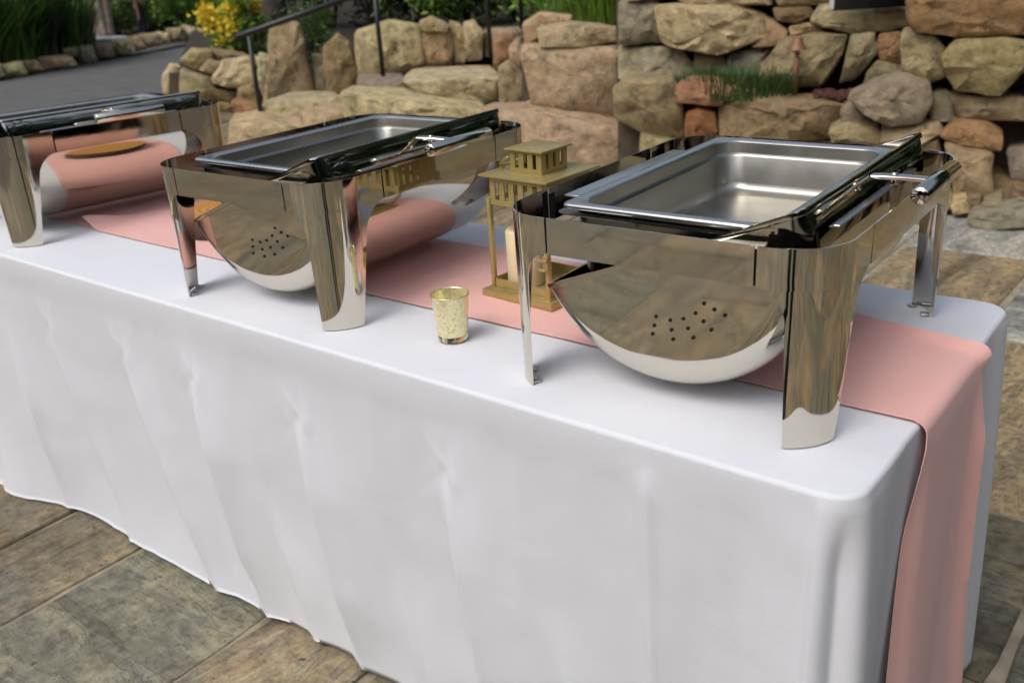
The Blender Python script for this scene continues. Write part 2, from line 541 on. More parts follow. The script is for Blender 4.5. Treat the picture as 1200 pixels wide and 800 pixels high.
wallR = thing('stone_wall', 'tall rough boulder wall at the right, behind the nearest chafing dish', 'wall')
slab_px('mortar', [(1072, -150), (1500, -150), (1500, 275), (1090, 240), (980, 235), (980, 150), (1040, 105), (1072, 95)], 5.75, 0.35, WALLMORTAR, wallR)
for poly, D, col in [
    ([(1057,40),(1093,40),(1108,57),(1107,90),(1090,97),(1057,87)], 5.5, PNK),
    ([(1063,-6),(1205,-6),(1210,42),(1120,40),(1073,37),(1063,23)], 5.4, ORG),
    ([(1108,67),(1123,47),(1205,50),(1207,80),(1173,110),(1120,107),(1110,90)], 5.4, TAN),
    ([(997,115),(1027,100),(1060,90),(1087,100),(1093,123),(1077,145),(1040,147),(1013,133)], 5.4, GRY),
    ([(1090,133),(1093,110),(1110,107),(1122,127),(1120,143),(1093,143)], 5.55, GRY),
    ([(1115,112),(1202,117),(1205,142),(1125,142),(1120,127)], 5.5, OLV),
    ([(1102,163),(1120,145),(1153,147),(1173,160),(1170,177),(1120,170)], 5.4, ORG),
    ([(1108,173),(1163,182),(1160,236),(1120,239),(1112,200)], 5.35, TAN),
    ([(1180,180),(1212,173),(1214,218),(1185,212)], 5.5, GRY),
    ([(1163,205),(1185,212),(1190,240),(1163,238)], 5.5, BRN),
    ([(1030,157),(1097,145),(1103,157),(1077,170),(1033,170)], 5.45, LTAN),
    ([(973,157),(993,145),(1027,150),(1033,170),(975,168)], 5.5, TAN),
    ([(985,133),(997,125),(1013,137),(1020,147),(987,145)], 5.6, GRY),
    ([(1040,172),(1098,163),(1108,200),(1100,238),(1040,230)], 5.5, BRN),
    ([(975,170),(1036,173),(1037,230),(975,225)], 5.55, TAN),
    ([(1183,215),(1230,220),(1232,262),(1190,255)], 5.45, BRN),
    ([(1210,-10),(1300,-15),(1310,40),(1215,42)], 5.4, TAN), ([(1210,48),(1290,45),(1300,95),(1212,105)], 5.4, OLV),
    ([(1206,112),(1275,105),(1285,165),(1215,168)], 5.45, BRN), ([(1218,172),(1300,168),(1310,225),(1220,220)], 5.4, TAN),
    ([(1305,-20),(1420,-25),(1425,60),(1312,70)], 5.4, GRY), ([(1303,75),(1400,68),(1410,160),(1295,165)], 5.45, LTAN),
    ([(1305,172),(1420,165),(1425,270),(1315,262)], 5.4, TAN),
    ([(1050,-60),(1160,-70),(1165,-12),(1055,-12)], 5.4, TAN), ([(1168,-75),(1290,-80),(1295,-18),(1170,-12)], 5.4, OLV)]:
    stone(poly, D, 0.42, col, wallR)
for poly, D, col in [([(1136,256),(1210,248),(1216,268),(1142,271)], 4.95, GRY), ([(1212,248),(1300,244),(1306,266),(1218,268)], 4.95, OLV),
                     ([(1098,240),(1112,236),(1120,244),(1102,250)], 5.15, TAN), ([(1114,243),(1130,239),(1136,250),(1118,253)], 5.1, LTAN), ([(1130,236),(1148,235),(1150,246),(1134,247)], 5.2, BRN),
                     ([(1152,240),(1172,238),(1176,248),(1154,250)], 5.15, GRY)]:
    stone(poly, D, 0.3, col, wallR)
wallU = thing('stone_wall', 'upper stone wall set back behind the grassy planting pocket', 'wall')
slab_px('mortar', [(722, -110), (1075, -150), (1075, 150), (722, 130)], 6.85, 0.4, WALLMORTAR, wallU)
for poly, D, col in [
    ([(726,2),(770,2),(779,50),(727,53)], 6.5, GRY),
    ([(771,9),(800,7),(863,8),(897,22),(900,45),(867,55),(843,62),(800,55),(779,50)], 6.4, LTAN),
    ([(897,22),(905,24),(923,37),(917,52),(880,56),(900,44)], 6.45, TAN),
    ([(795,-10),(902,-10),(902,6),(840,7),(800,4)], 6.45, PNK),
    ([(726,-40),(790,-45),(792,-2),(727,0)], 6.5, TAN),
    ([(908,10),(950,8),(952,20),(933,28),(910,25)], 6.45, BRN),
    ([(905,-14),(980,-14),(977,6),(915,7)], 6.45, OLV),
    ([(952,25),(963,8),(1060,12),(1066,32),(1030,38),(997,40),(963,32)], 6.3, LTAN),
    ([(925,33),(947,28),(965,35),(960,43),(928,42)], 6.4, TAN),
    ([(892,83),(917,50),(960,43),(992,45),(987,63),(963,102),(933,104),(895,95)], 6.2, OLV),
    ([(997,43),(1023,40),(1028,60),(1003,95),(985,98),(992,67)], 6.2, OLV),
    ([(1030,43),(1056,40),(1058,77),(1033,72),(1028,57)], 6.2, ORG),
    ([(1017,85),(1030,72),(1060,80),(1055,92),(1013,102)], 6.2, OLV),
    ([(815,62),(845,66),(860,92),(818,92)], 6.5, BRN), ([(850,66),(905,55),(893,85),(865,95)], 6.5, GRY),
    ([(800,-60),(900,-65),(905,-14),(800,-14)], 6.45, TAN), ([(910,-70),(1050,-70),(1052,-18),(912,-18)], 6.4, BRN)]:
    stone(poly, D, 0.4, col, wallU)
wallP = thing('stone_wall', 'low stone front of the grassy planting pocket, orange stones among tan', 'wall')
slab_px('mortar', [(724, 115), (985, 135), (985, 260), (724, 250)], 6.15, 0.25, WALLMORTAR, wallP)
for poly, D, col in [
    ([(845,125),(887,116),(957,122),(987,128),(973,165),(847,170)], 5.75, BRN),
    ([(795,103),(813,98),(857,103),(887,112),(850,118),(843,125),(795,122)], 5.8, ORG),
    ([(805,135),(820,127),(837,133),(842,155),(833,170),(802,170)], 5.85, (0.40, 0.17, 0.075)),
    ([(722,110),(735,95),(785,95),(796,108),(801,160),(775,168),(722,142)], 5.9, OLV),
    ([(752,160),(780,166),(800,172),(790,200),(750,200)], 5.85, TAN),
    ([(800,172),(880,172),(880,220),(800,220)], 5.8, BRN), ([(885,170),(975,168),(970,215),(885,220)], 5.8, TAN),
    ([(745,203),(798,203),(798,245),(745,240)], 5.8, TAN)]:
    stone(poly, D, 0.4, col, wallP)
po = slab_px('soil', [(812, 112), (990, 122), (990, 160), (812, 160)], 5.95, 0.75, SOIL, wallP)
mu = MB()
for i in range(160):
    p = at_d(random.uniform(955, 1003), 121, random.uniform(5.9, 6.2)); p.z = at_d(975, 114, 6.0).z + random.uniform(0, .02)
    mu.box(p, (0.05, 0.015, 0.01), random.uniform(0, 3))
tag(mu.build('mulch', MULCH, wallP, False), 'reddish bark mulch at the edge of the pocket', kind='stuff')

wallB = thing('stone_wall', 'big squared pale blocks with a flat capstone beside the steps', 'wall')
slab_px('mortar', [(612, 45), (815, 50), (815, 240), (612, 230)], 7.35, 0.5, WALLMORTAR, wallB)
for poly, D, t, col in [
    ([(727,58),(795,57),(816,82),(810,95),(727,96)], 6.5, .5, (0.46, 0.40, 0.27)),
    ([(615,58),(726,58),(727,105),(718,138),(625,124),(614,70)], 6.9, .6, (0.60, 0.50, 0.31)),
    ([(632,35),(668,29),(722,35),(726,50),(678,56),(637,55)], 6.9, .45, PNK),
    ([(614,30),(632,17),(668,20),(668,29),(632,37),(628,48),(616,52)], 7.2, .4, LTAN),
    ([(620,124),(718,138),(722,180),(620,180)], 7.0, .5, TAN)]:
    stone(poly, D, t, col, wallB, bulge=0.025, rough=0.016, q=0.13)

steps = thing('stone_steps', 'broad rough stone steps rising to the left past the handrail', 'steps')
for poly, D, t, col in [
    ([(566,138),(610,137),(700,148),(747,161),(735,205),(690,230),(560,225)], 6.45, 0.75, PNK),
    ([(402,116),(460,117),(566,131),(560,165),(412,152)], 7.4, 0.9, LTAN),
    ([(357,138),(388,131),(425,133),(417,160),(360,165)], 7.6, 0.5, PNK),
    ([(310,128),(340,118),(395,116),(399,133),(355,150),(312,154)], 8.2, 0.6, LTAN),
    ([(272,152),(305,146),(355,152),(350,190),(272,195)], 7.6, 0.9, LTAN),
    ([(420,97),(475,97),(476,114),(420,110)], 8.2, 0.7, GRY),
    ([(475,97),(530,93),(582,92),(584,121),(560,123),(500,115)], 7.9, 1.0, (0.58, 0.49, 0.32)),
    ([(420,110),(480,112),(570,122),(560,140),(420,135)], 8.1, 0.9, TAN)]:
    stone(poly, D, t, col, steps, bulge=0.02, rough=0.016, q=0.12, name='step')

wallL = thing('stone_wall', 'row of upright blocks at the top of the steps', 'wall')
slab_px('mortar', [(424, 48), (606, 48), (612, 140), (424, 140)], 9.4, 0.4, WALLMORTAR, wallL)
for poly, D, col in [
    ([(419,38),(458,27),(492,33),(495,75),(470,88),(420,92)], 8.9, LTAN),
    ([(492,27),(505,21),(525,30),(522,38),(496,37)], 8.9, LTAN),
    ([(496,38),(525,38),(531,48),(530,76),(497,82)], 8.95, TAN),
    ([(527,27),(540,30),(547,43),(545,74),(532,76)], 9.0, TAN),
    ([(543,29),(557,27),(566,40),(565,70),(547,72)], 9.0, LTAN),
    ([(567,37),(610,35),(612,47),(585,62),(570,67)], 9.1, TAN),
    ([(579,47),(590,42),(600,46),(597,78),(579,86)], 8.5, ORG),
    ([(597,57),(608,47),(616,62),(613,88),(600,90)], 8.3, TAN),
    ([(585,84),(597,75),(612,90),(620,122),(586,128)], 7.7, OLV)]:
    stone(poly, D, 0.4, col, wallL, q=0.16)

wallW = thing('stone_wall', 'low rubble wall of the flower bed beside the asphalt drive', 'wall')
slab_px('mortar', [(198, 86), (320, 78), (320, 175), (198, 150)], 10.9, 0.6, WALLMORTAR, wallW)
for poly, D, col in [
    ([(191,93),(200,79),(212,80),(213,112),(192,113)], 11.0, LTAN),
    ([(212,73),(225,60),(248,60),(248,70),(230,83)], 10.6, TAN),
    ([(234,83),(245,70),(260,75),(250,88)], 10.5, TAN),
    ([(250,92),(262,73),(300,68),(302,95),(280,104),(252,99)], 10.4, LTAN),
    ([(213,84),(247,92),(253,105),(278,108),(275,124),(213,116)], 10.5, TAN),
    ([(272,122),(302,125),(305,146),(277,146)], 9.8, ORG),
    ([(303,65),(315,67),(313,122),(303,100)], 10.0, LTAN),
    ([(280,105),(302,97),(306,124),(278,122)], 10.2, BRN),
    ([(213,117),(272,124),(275,150),(213,140)], 10.4, TAN),
    ([(248,60),(265,62),(290,66),(262,72),(249,70)], 10.7, BRN)]:
    stone(poly, D, 0.5, col, wallW)
for poly, D, col, lab in [
    ([(316,65),(317,35),(332,27),(350,30),(357,50),(360,75),(371,116),(340,120),(310,130)], 9.2, TAN, 'tall pointed standing stone beside the lowest handrail post'),
    ([(380,58),(395,44),(410,52),(417,75),(418,112),(383,116)], 8.9, BRN, 'shorter rounded standing stone right of the tall pointed one'),
    ([(365,67),(377,66),(381,78),(368,80)], 9.4, TAN, 'small tan stone perched between the two standing stones'),
    ([(366,80),(380,79),(383,112),(369,114)], 9.3, GRY, 'small grey stone wedged low between the two standing stones')]:
    o = stone(poly, D, 0.35, col, None, name='boulder', q=0.16, bulge=0.06)
    tag(o, lab, 'boulder')
edge = thing('stone_edging', 'line of rough tan boulders edging the far side of the asphalt drive', 'edging')
for i, c4 in enumerate([
    [(-80,320),(0,300),(20,360),(-70,385)], [(0,310),(100,290),(130,350),(0,370)], [(100,290),(170,285),(210,330),(130,350)], [(170,270),(330,265),(360,310),(210,332)],
    [(285,230),(360,225),(365,265),(290,260)], [(365,220),(430,215),(455,290),(375,300)], [(445,215),(520,210),(540,265),(460,280)],
    [(520,205),(600,180),(640,240),(560,260)], [(590,180),(650,170),(690,230),(630,242)], [(650,165),(740,160),(760,215),(690,226)],
    [(730,155),(790,160),(800,205),(750,213)], [(780,138),(860,135),(870,195),(800,202)], [(850,120),(920,135),(910,196),(870,197)], [(915,135),(985,140),(985,196),(915,197)]]):
    poly = [(x/4, y/4) for x, y in c4]
    D = 16.6 + 0.34*i
    stone(poly, D, 0.5, random.choice([LTAN, LTAN, TAN, GRY]), edge, bulge=0.1, q=0.22)

# terraces behind the walls
def terrace(name, corners, z, mat=SOIL):
    n = len(corners)
    vs = [(x, y, -0.04) for x, y in corners] + [(x, y, z) for x, y in corners]
    fs = [tuple(range(n, 2*n))] + [(i, (i+1) % n, n+(i+1) % n, n+i) for i in range(n)]
    o = mobj(name, vs, fs, mat, None, False)
    return tag(o, kind='structure')
def gp(px, D):
    p = at_d(px, 100, D); return (p.x, p.y)
terrace('flower_bed', [gp(212, 11.0), gp(345, 10.2), gp(430, 9.8), gp(440, 14), gp(235, 17)], 0.42)
terrace('upper_terrace', [gp(425, 9.3), gp(612, 9.2), gp(640, 7.6), gp(735, 7.4), gp(770, 22), gp(330, 22), gp(395, 10.5)], 0.62)
terrace('bank', [gp(735, 7.35), gp(1100, 7.2), gp(1100, 6.4), gp(1600, 6.2), gp(1600, 18), gp(700, 18)], 1.3)
sheet('far_bed', [(-17.8, 4.0), (-20.5, 13.0), (-26, 28), (-60, 40), (-60, -10)], 0.02, SOIL)

# ================================================================== TABLE AND CLOTHS
TZ = 0.75
YF, YB, XR = -0.378, 0.384, 0.335
def table(label, x0, x1):
    t = thing('folding_table', label, 'table', ((x0+x1)/2, (YF+YB)/2, 0))
    MB().bbox((0, 0, 0.722), (x1-x0-0.10, YB-YF-0.10, 0.04), 0.006).build('tabletop', plain('table_plastic', (0.6, 0.6, 0.58), 0.6), t)
    for sx in (-1, 1):
        for sy in (-1, 1):
            MB().tube([(sx*((x1-x0)/2-0.25), sy*0.28, 0), (sx*((x1-x0)/2-0.25), sy*0.28, 0.70)], 0.014).build('leg', BLACK, t)
table('long folding table hidden under the white cloth, nearer of the two', -2.06, XR)
table('long folding table hidden under white cloth, at the left edge', -4.4, -2.10)

creases = [  # x at z0, z0, x at floor, height of the ridge, width
    (-1.66, 0.70, -1.50, 0.012, 0.09), (-1.33, 0.70, -1.13, 0.017, 0.10), (-1.04, 0.71, -0.945, 0.030, 0.11),
    (-0.71, 0.70, -0.64, 0.026, 0.11), (-0.345, 0.70, -0.26, 0.022, 0.10), (0.051, 0.752, 0.058, 0.004, 0.06),
    (0.21, 0.62, 0.24, 0.006, 0.09), (-0.86, 0.40, -0.79, 0.014, 0.08), (-0.50, 0.36, -0.46, 0.012, 0.09), (-0.13, 0.42, -0.07, 0.010, 0.08), (-1.85, 0.6, -1.80, 0.015, 0.09)]
def front_fold(x, z):
    d = 0.0
    for (xt, z0, xb, a, wd) in creases:
        f = sstep(z0, z0-(0.30 if z0 < 0.73 else 0.10), z)
        if f <= 0: continue
        xc = xt + (xb-xt)*(z0-z)/z0
        q = (x-xc)/wd
        # a soft ridge with one steep side
        wob = 0.25*nz(z*9+xt*7, 2, 2)
        q += wob*0.3
        g = math.exp(-(q*1.1)**1.4) if q > 0 else math.exp(-abs(q*3.0)**1.9)
        d += 1.5*a*f*g*(0.75+0.35*(z0-z)/z0)*(1-0.65*sstep(0.22, 0.0, z))
        if a > 0.009 or z0 > 0.73:          # the pressed line itself
            d += (0.0075 if z0 > 0.73 else 0.0045)*sstep(z0-0.02, z0-(0.07 if z0 > 0.73 else 0.2), z)*math.exp(-abs(x-xc)/0.009)
        # pinch where the crease starts
        if 0.695 < z0 < 0.72:
            zp = z0-0.115; xp = xt + (xb-xt)*(z0-zp)/z0
            u_, v_ = x-xp, z-zp
            d += 0.55*(-0.009*math.exp(-(u_/0.010)**2-(v_/0.045)**2) + 0.006*math.exp(-((u_-0.022)/0.014)**2-(v_/0.035)**2)
                  + 0.004*math.exp(-((u_+v_*0.9-0.01)/0.009)**2-((v_-0.02)/0.03)**2) - 0.003*math.exp(-((u_-v_*1.2)/0.010)**2-((v_+0.02)/0.04)**2))
    h = 1-z/TZ
    d += 0.014*h*nz(x*2.3+4, z*0.8, 1.5) + 0.006*h*nz(x*6.1, z*1.9, 7) + 0.0012*nz(x*16, z*11, 3)
    d += 0.0045*sstep(0.02, 0.35, h)*nz(x*8.5+1, z*1.6, 12) + 0.0022*sstep(0.0, 0.2, h)*nz(x*21, z*3.2, 15)
    d += -0.042*h + 0.085*h*sstep(-1.72, -2.06, x)
    d += 0.03*h**0.6*sstep(XR-0.16, XR-0.045, x)
    return d
def cloth(name, label, x0, x1, wrap_right, dz=0.0, out=0.0, dx=0.0065):
    rc = 0.045
    # perimeter path: points with outward normals, from front left along the front to the right end and the back
    path = []
    n = int((x1-rc-x0)/dx)
    for i in range(n): path.append((Vector((x0+(x1-rc-x0)*i/n, YF)), Vector((0, -1)), 'f'))
    if wrap_right:
        m = 22
        for i in range(m):
            a = -math.pi/2 + math.pi/2*i/m
            path.append((Vector((x1-rc+rc*math.cos(a), YF+rc+rc*math.sin(a))), Vector((math.cos(a), math.sin(a))), 'c'))
        n = int((YB-YF-2*rc)/dx)
        for i in range(n): path.append((Vector((x1, YF+rc+(YB-YF-2*rc)*i/n)), Vector((1, 0)), 'r'))
        for i in range(m):
            a = math.pi/2*i/m
            path.append((Vector((x1-rc+rc*math.cos(a), YB-rc+rc*math.sin(a))), Vector((math.cos(a), math.sin(a))), 'c'))
        xb = x1-rc
    else:
        path.append((Vector((x1, YF)), Vector((0, -1)), 'f'))
        path.append((Vector((x1, YB)), Vector((0, 1)), 'b'))
        xb = x1-0.02
    n = int((xb-x0)/0.03)
    for i in range(n+1): path.append((Vector((xb+(x0-xb)*i/n, YB)), Vector((0, 1)), 'b'))
    # z rows, from the inside of the top, round the edge, to the floor
    er = 0.007
    rows = []
    for k in range(7):
        a = math.pi/2*k/6
        rows.append((-er+er*math.sin(a), -er+er*math.cos(a)))       # offset out, z rel
    zr = [-er - (TZ-er-0.004)*(i/80) for i in range(1, 81)]
    P = []
    for (o_, z_) in rows:
        P.append([])
        for i, (p, nn, s) in enumerate(path):
            wv = 0.0022*nz(p.x*5, p.y*5, 2) + 0.0018*nz(p.x*13, p.y*13, 4)
            q = p + nn*(o_+out+wv)
            P[-1].append(Vector((q.x, q.y, TZ+z_+dz+wv*0.7)))
    for z_ in zr:
        z = TZ+z_+dz
        row = []
        h = 1-z/TZ
        for (p, nn, s) in path:
            d = out + 0.0022*nz(p.x*5, p.y*5, 2) + 0.0018*nz(p.x*13, p.y*13, 4)
            if s == 'f': d += front_fold(p.x, z)*sstep(0, 0.12, h) + 0.018*(max(0.0, (0.22-z)/0.22)**2.0)*(0.8+0.5*nz(p.x*1.3+2.2, 0, 0))
            elif s == 'r': d += 0.012*h*nz(p.y*5.5, z*1.2, 3) + 0.03*h**0.6*(sstep(YF+0.16, YF+0.045, p.y)+sstep(YB-0.16, YB-0.045, p.y))
            elif s == 'c':
                ang = math.atan2(nn.y, nn.x)
                # corner falls in two soft vertical folds
                dg = math.degrees(ang)
                if dg > 0: dg = -90+abs(dg-90)          # the back corner falls the same way
                d += h**0.6*0.03 - sstep(0.0, 0.16, h)*(0.6+0.6*h)*(0.026*math.exp(-((dg+52)/20)**2))
            q = p + nn*d
            row.append(Vector((q.x + (0.006*h*nz(p.x*4, z*3, 9) if s == 'f' else 0), q.y, z if z > 0.02 else 0.006+0.012*abs(nz(p.x*4, p.y*4, 6)))))
        P.append(row)
    mb = MB()
    mb.grid(P)
    ntot = len(path)
    # the top sheet: connect to the first ring with an inner grid
    first = P[0]
    xs_ = [x0+(x1-er-x0)*i/90 for i in range(91)]
    ys_ = [YF+er+(YB-YF-2*er)*j/34 for j in range(35)]
    cap = []
    idx = list(range(ntot))
    mb.f.append(tuple(reversed(idx)))
    o = mb.build(name, WHITE, None, True)
    bm = bmesh.new(); bm.from_mesh(o.data)
    bmesh.ops.triangulate(bm, faces=[f for f in bm.faces if len(f.verts) > 4])
    bmesh.ops.recalc_face_normals(bm, faces=bm.faces[:])
    bm.to_mesh(o.data); bm.free()
    o.data.polygons.foreach_set('use_smooth', [True]*len(o.data.polygons))
    solid(o, 0.0012, 0, False)
    return tag(o, label, 'tablecloth')
cloth('tablecloth', 'white floor-length cloth under the two nearer chafing dishes and pink runner', -2.07, XR, True)
cloth('tablecloth', 'white floor-length cloth at the left edge, tucked under the longer one', -4.4, -1.95, False, -0.004, -0.012, 0.03)

# pink runners
def runner(name, label, x0, x1, y0, y1, z, hang=False, curl=0.0):
    nv = 30
    L = x1-x0
    pathp = []   # (x, z, hang fraction)
    n = int(L/0.02)
    for i in range(n+1): pathp.append((x0+L*i/n, z, 0.0))
    if hang:
        pathp.pop()
        r = 0.018
        for k in range(9):
            a = math.pi/2*k/8
            pathp.append((x1-r+0.004+r*math.sin(a), z-r+r*math.cos(a), 0.0))
        for k in range(1, 46):
            t = k/45
            pathp.append((x1+0.006+0.012*t+0.016*t*t, z-r-(z-r-0.035)*t, t))
    P = []
    for (x, zz, t) in pathp:
        row = []
        for j in range(nv+1):
            v = j/nv
            yl = y0 + 0.004*nz(x*1.8, 1, 1) - 0.10*t**0.8
            yh = y1 + 0.006*nz(x*1.6, 5, 1) + 0.05*t - (0.07*sstep(x1-0.28, x1, x) if hang else 0)
            y = yl + (yh-yl)*v
            wv = 0.0012*nz(x*7, y*7, 0) + 0.0008*nz(x*19, y*19, 3)
            if t == 0 and abs(zz-z) < 1e-6:
                dzz = max(-0.0008, wv) + (0.0012 if (v < 0.04 or v > 0.96) else 0.0)
                if curl: dzz += 0.03*math.exp(-((x-x0)/0.035)**2)*math.exp(-((v-0.02)/0.25)**2)
                # the far edge lifts where the runner turns over the table end
                if hang: dzz += 0.012*sstep(x1-0.22, x1-0.05, x)*math.exp(-((1-v)/0.05)**2)
                row.append(Vector((x + (0.03*nz(y*4, 3, 3) if (curl and x-x0 < 0.03) else 0), y, zz+dzz)))
            else:
                f = t if t > 0 else 0
                dd = wv + 0.010*f*math.sin(v*5.2+0.6) + 0.014*f*nz(y*4, zz*1.4, 8) + 0.005*f*nz(y*13, zz*3.1, 2)
                if t > 0: dd += 0.018*math.exp(-((v-0.97)/0.05)**2)*sstep(0, 0.2, t) - 0.015*sstep(0.12, 0.0, v)*sstep(0, .25, t)
                row.append(Vector((x+dd+0.002+ (0.012*math.exp(-((1-v)/0.05)**2) if hang and t == 0 else 0), y, zz + (0.012*math.exp(-((1-v)/0.05)**2) if t == 0 else 0))))
        P.append(row)
    o = MB().grid(P).build(name, PINK)
    solid(o, 0.0012, 0)
    return tag(o, label, 'table runner')
runner('table_runner', 'pink runner along the table, hanging down over its right end', -1.80, XR+0.004, -0.142, 0.217, TZ+0.0045, True, 1.0)
runner('table_runner', 'pink runner at the left, lying beneath the farthest chafing dish', -4.2, -1.70, -0.125, 0.235, TZ+0.0022)

# ================================================================== CHAFING DISHES
A_, B_, H_ = 0.2516, 0.3168, 0.271
ZB = 0.218
def rr_path(a, b, r, u, sx, sy):
    """point of a rounded corner in quadrant sx, sy; u = arc length from the middle of the arc, negative towards the short end"""
    half = r*math.pi/4
    cx, cy = a-r, b-r
    if u < -half:
        p = (cx - (-half-u), b); n = (0, 1)
    elif u > half:
        p = (a, cy - (u-half)); n = (1, 0)
    else:
        ang = math.pi/4 - u/r
        p = (cx + r*math.cos(ang), cy + r*math.sin(ang)); n = (math.cos(ang), math.sin(ang))
    return Vector((p[0]*sx, p[1]*sy)), Vector((n[0]*sx, n[1]*sy))
UF, US = -0.077, 0.129        # seams of the corner piece
def make_leg(sx, sy, parent):
    rows = [H_, H_-0.013, H_-0.027, H_-0.04, ZB]
    fl = 0.045
    for k in range(1, 13): rows.append(ZB - fl*(1-math.cos(math.pi/2*k/12)) if False else ZB - fl*(k/12)**1.6)
    zf = rows[-1]
    rows += [zf*(1-k/10) for k in range(1, 11)]
    P = []
    for z in rows:
        ins = 0.003*(1-z/H_)
        if z >= ZB - 1e-9: uf, us = UF, US
        else:
            t = min(1.0, (ZB-z)/fl)
            k = 1-math.sqrt(max(0.0, 1-(1-t)**2))        # quarter ellipse fillet
            tt = (ZB-z)/ZB
            f0 = -0.040+0.008*tt; s0 = 0.092-0.046*tt**0.8
            uf = f0+(UF-f0)*k; us = s0+(US-s0)*k
        row = []
        for j in range(23):
            u = uf+(us-uf)*j/22
            p, n = rr_path(A_-ins, B_-ins, 0.082, u, sx, sy)
            row.append(Vector((p.x, p.y, z + 0.0015)))
        if sx*sy < 0: row.reverse()
        P.append(row)
    o = MB().grid(P).build('leg', MIRROR, parent)
    bm = bmesh.new(); bm.from_mesh(o.data)
    for f in bm.faces:
        c = f.calc_center_median()
        if f.normal.x*sx*0.5+f.normal.y*sy*0.5 < 0: f.normal_flip()
    bm.to_mesh(o.data); bm.free()
    o.data.polygons.foreach_set('use_smooth', [True]*len(o.data.polygons))
    solid(o, 0.0016, -1)
    # two bent tabs under the leg
    for u in (-0.021, 0.034):
        p, n = rr_path(A_-0.003, B_-0.003, 0.082, u, sx, sy)
        q = p - n*0.0125
        MB().bbox((q.x, q.y, 0.0028), (0.014, 0.014, 0.003), 0.001, math.atan2(n.y, n.x)).build('foot', BRUSH, o)
    return o
LZ, LR, LT = 0.229, 0.208, R(22)
def make_chafer():
    t = thing('chafing_dish', 'x', 'chafing dish')
    for sx in (-1, 1):
        for sy in (-1, 1): make_leg(sx, sy, t)
    # rails between the corner pieces
    def rail(p0, p1, n):
        p0 = Vector(p0); p1 = Vector(p1); n = Vector(n)
        P = []
        for z in (H_+0.0015, H_-0.018, H_-0.036, ZB+0.0015):
            ins = 0.0
            P.append([Vector((*(p0.lerp(p1, k/16)-n*ins), z)) for k in range(17)])
        o = MB().grid(P).build('rail', MIRROR, t)
        bm = bmesh.new(); bm.from_mesh(o.data)
        for f in bm.faces:
            if f.normal.x*n.x+f.normal.y*n.y < 0: f.normal_flip()
        bm.to_mesh(o.data); bm.free()
        o.data.polygons.foreach_set('use_smooth', [True]*len(o.data.polygons))
        solid(o, 0.0016, -1)
        return o
    g = 0.0036
    half = 0.082*math.pi/4
    xe = A_-0.082-(-UF-half)-g; ye = B_-0.082-(US-half)-g
    rail((-xe, -B_), (xe, -B_), (0, -1)); rail((-xe, B_), (xe, B_), (0, 1))
    rail((A_, -ye), (A_, ye), (1, 0)); rail((-A_, -ye), (-A_, ye), (-1, 0))
    # black strips added behind the seams, painting the gaps dark
    for sx in (-1, 1):
        for sy in (-1, 1):
            MB().box((sx*(xe+g/2), sy*(B_-0.0078), 0.2425), (0.016, 0.001, 0.047)).build('seam_shade_strip', HOLE, t, False)
            MB().box((sx*(A_-0.0078), sy*(ye+g/2), 0.2425), (0.001, 0.016, 0.047)).build('seam_shade_strip', HOLE, t, False)
    # water pan
    wv = []
    def rrect(a, b, r, z, n=6):
        o = []
        for q, (sx, sy) in enumerate(((1, 1), (-1, 1), (-1, -1), (1, -1))):
            for k in range(n+1):
                an = math.pi/2*(q+k/n)
                o.append(Vector((sx*(a-r)+r*math.cos(an), sy*(b-r)+r*math.sin(an), z)))
        return o
    def stack(rings, name, mat, parent, close=True):
        n = len(rings[0]); vs = [p for r in rings for p in r]; fs = []
        for j in range(len(rings)-1):
            for i in range(n):
                k = (i+1) % n
                fs.append((j*n+i, j*n+k, (j+1)*n+k, (j+1)*n+i))
        if close: fs.append(tuple((len(rings)-1)*n+i for i in range(n)))
        return mobj(name, vs, fs, mat, parent)
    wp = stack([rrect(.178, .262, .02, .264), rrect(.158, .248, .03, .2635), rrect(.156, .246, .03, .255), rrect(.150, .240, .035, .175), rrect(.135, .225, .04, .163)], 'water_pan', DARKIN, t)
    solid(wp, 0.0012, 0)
    # side ledges the pan rests on
    for sx in (-1, 1):
        MB().bbox((sx*0.194, 0.0, 0.268), (0.036, 0.36, 0.003), 0.001).build('ledge', BRUSH, t)
    # bracket tabs at the ends
    for sx in (-1, 1):
        for sy in (-1, 1):
            y0, y1 = sy*0.265, sy*0.301
            x0, x1 = sx*0.062, sx*0.148
            bo = MB().add([(x0, y0, .2565), (x1, y0, .2565), (x1, y1, .2565), (x0, y1, .2565), (x1, y1, .238), (x0, y1, .238), (x0, y0, .238)],
                          [(0, 1, 2, 3), (3, 2, 4, 5), (0, 3, 5, 6)]).build('bracket', BRUSH, t, False)
            solid(bo, 0.0015, 0)
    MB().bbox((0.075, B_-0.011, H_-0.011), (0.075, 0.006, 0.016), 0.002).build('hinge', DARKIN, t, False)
    # lid, rolled under the dish
    ye_ = 0.272
    def lid_prof(rc):
        rd = LR-rc
        pr = []
        for k in range(6): pr.append((-ye_-0.009*(1-(k/5)**2), rd*k/5 if k else 0.0))
        for k in range(1, 9):
            a = math.pi/2*k/8
            pr.append((-(ye_-rc)-rc*math.cos(a), rd+rc*math.sin(a)))
        for k in range(1, 8): pr.append((-(ye_-rc)+(2*(ye_-rc))*k/8, LR))
        return pr + [(-y, r) for (y, r) in reversed(pr[:14])]
    prof = lid_prof(0.020)
    seg = 72
    P = []
    for k in range(seg+1):
        a = math.pi + LT + math.pi*k/seg           # from the left edge, down, to the right edge
        pr = lid_prof(0.020+0.034*math.sin(math.pi*k/seg)**0.8)
        P.append([Vector((r*math.cos(a), y, LZ+r*math.sin(a))) for (y, r) in pr])
    lid = MB().grid(P).build('lid', MIRROR, t)
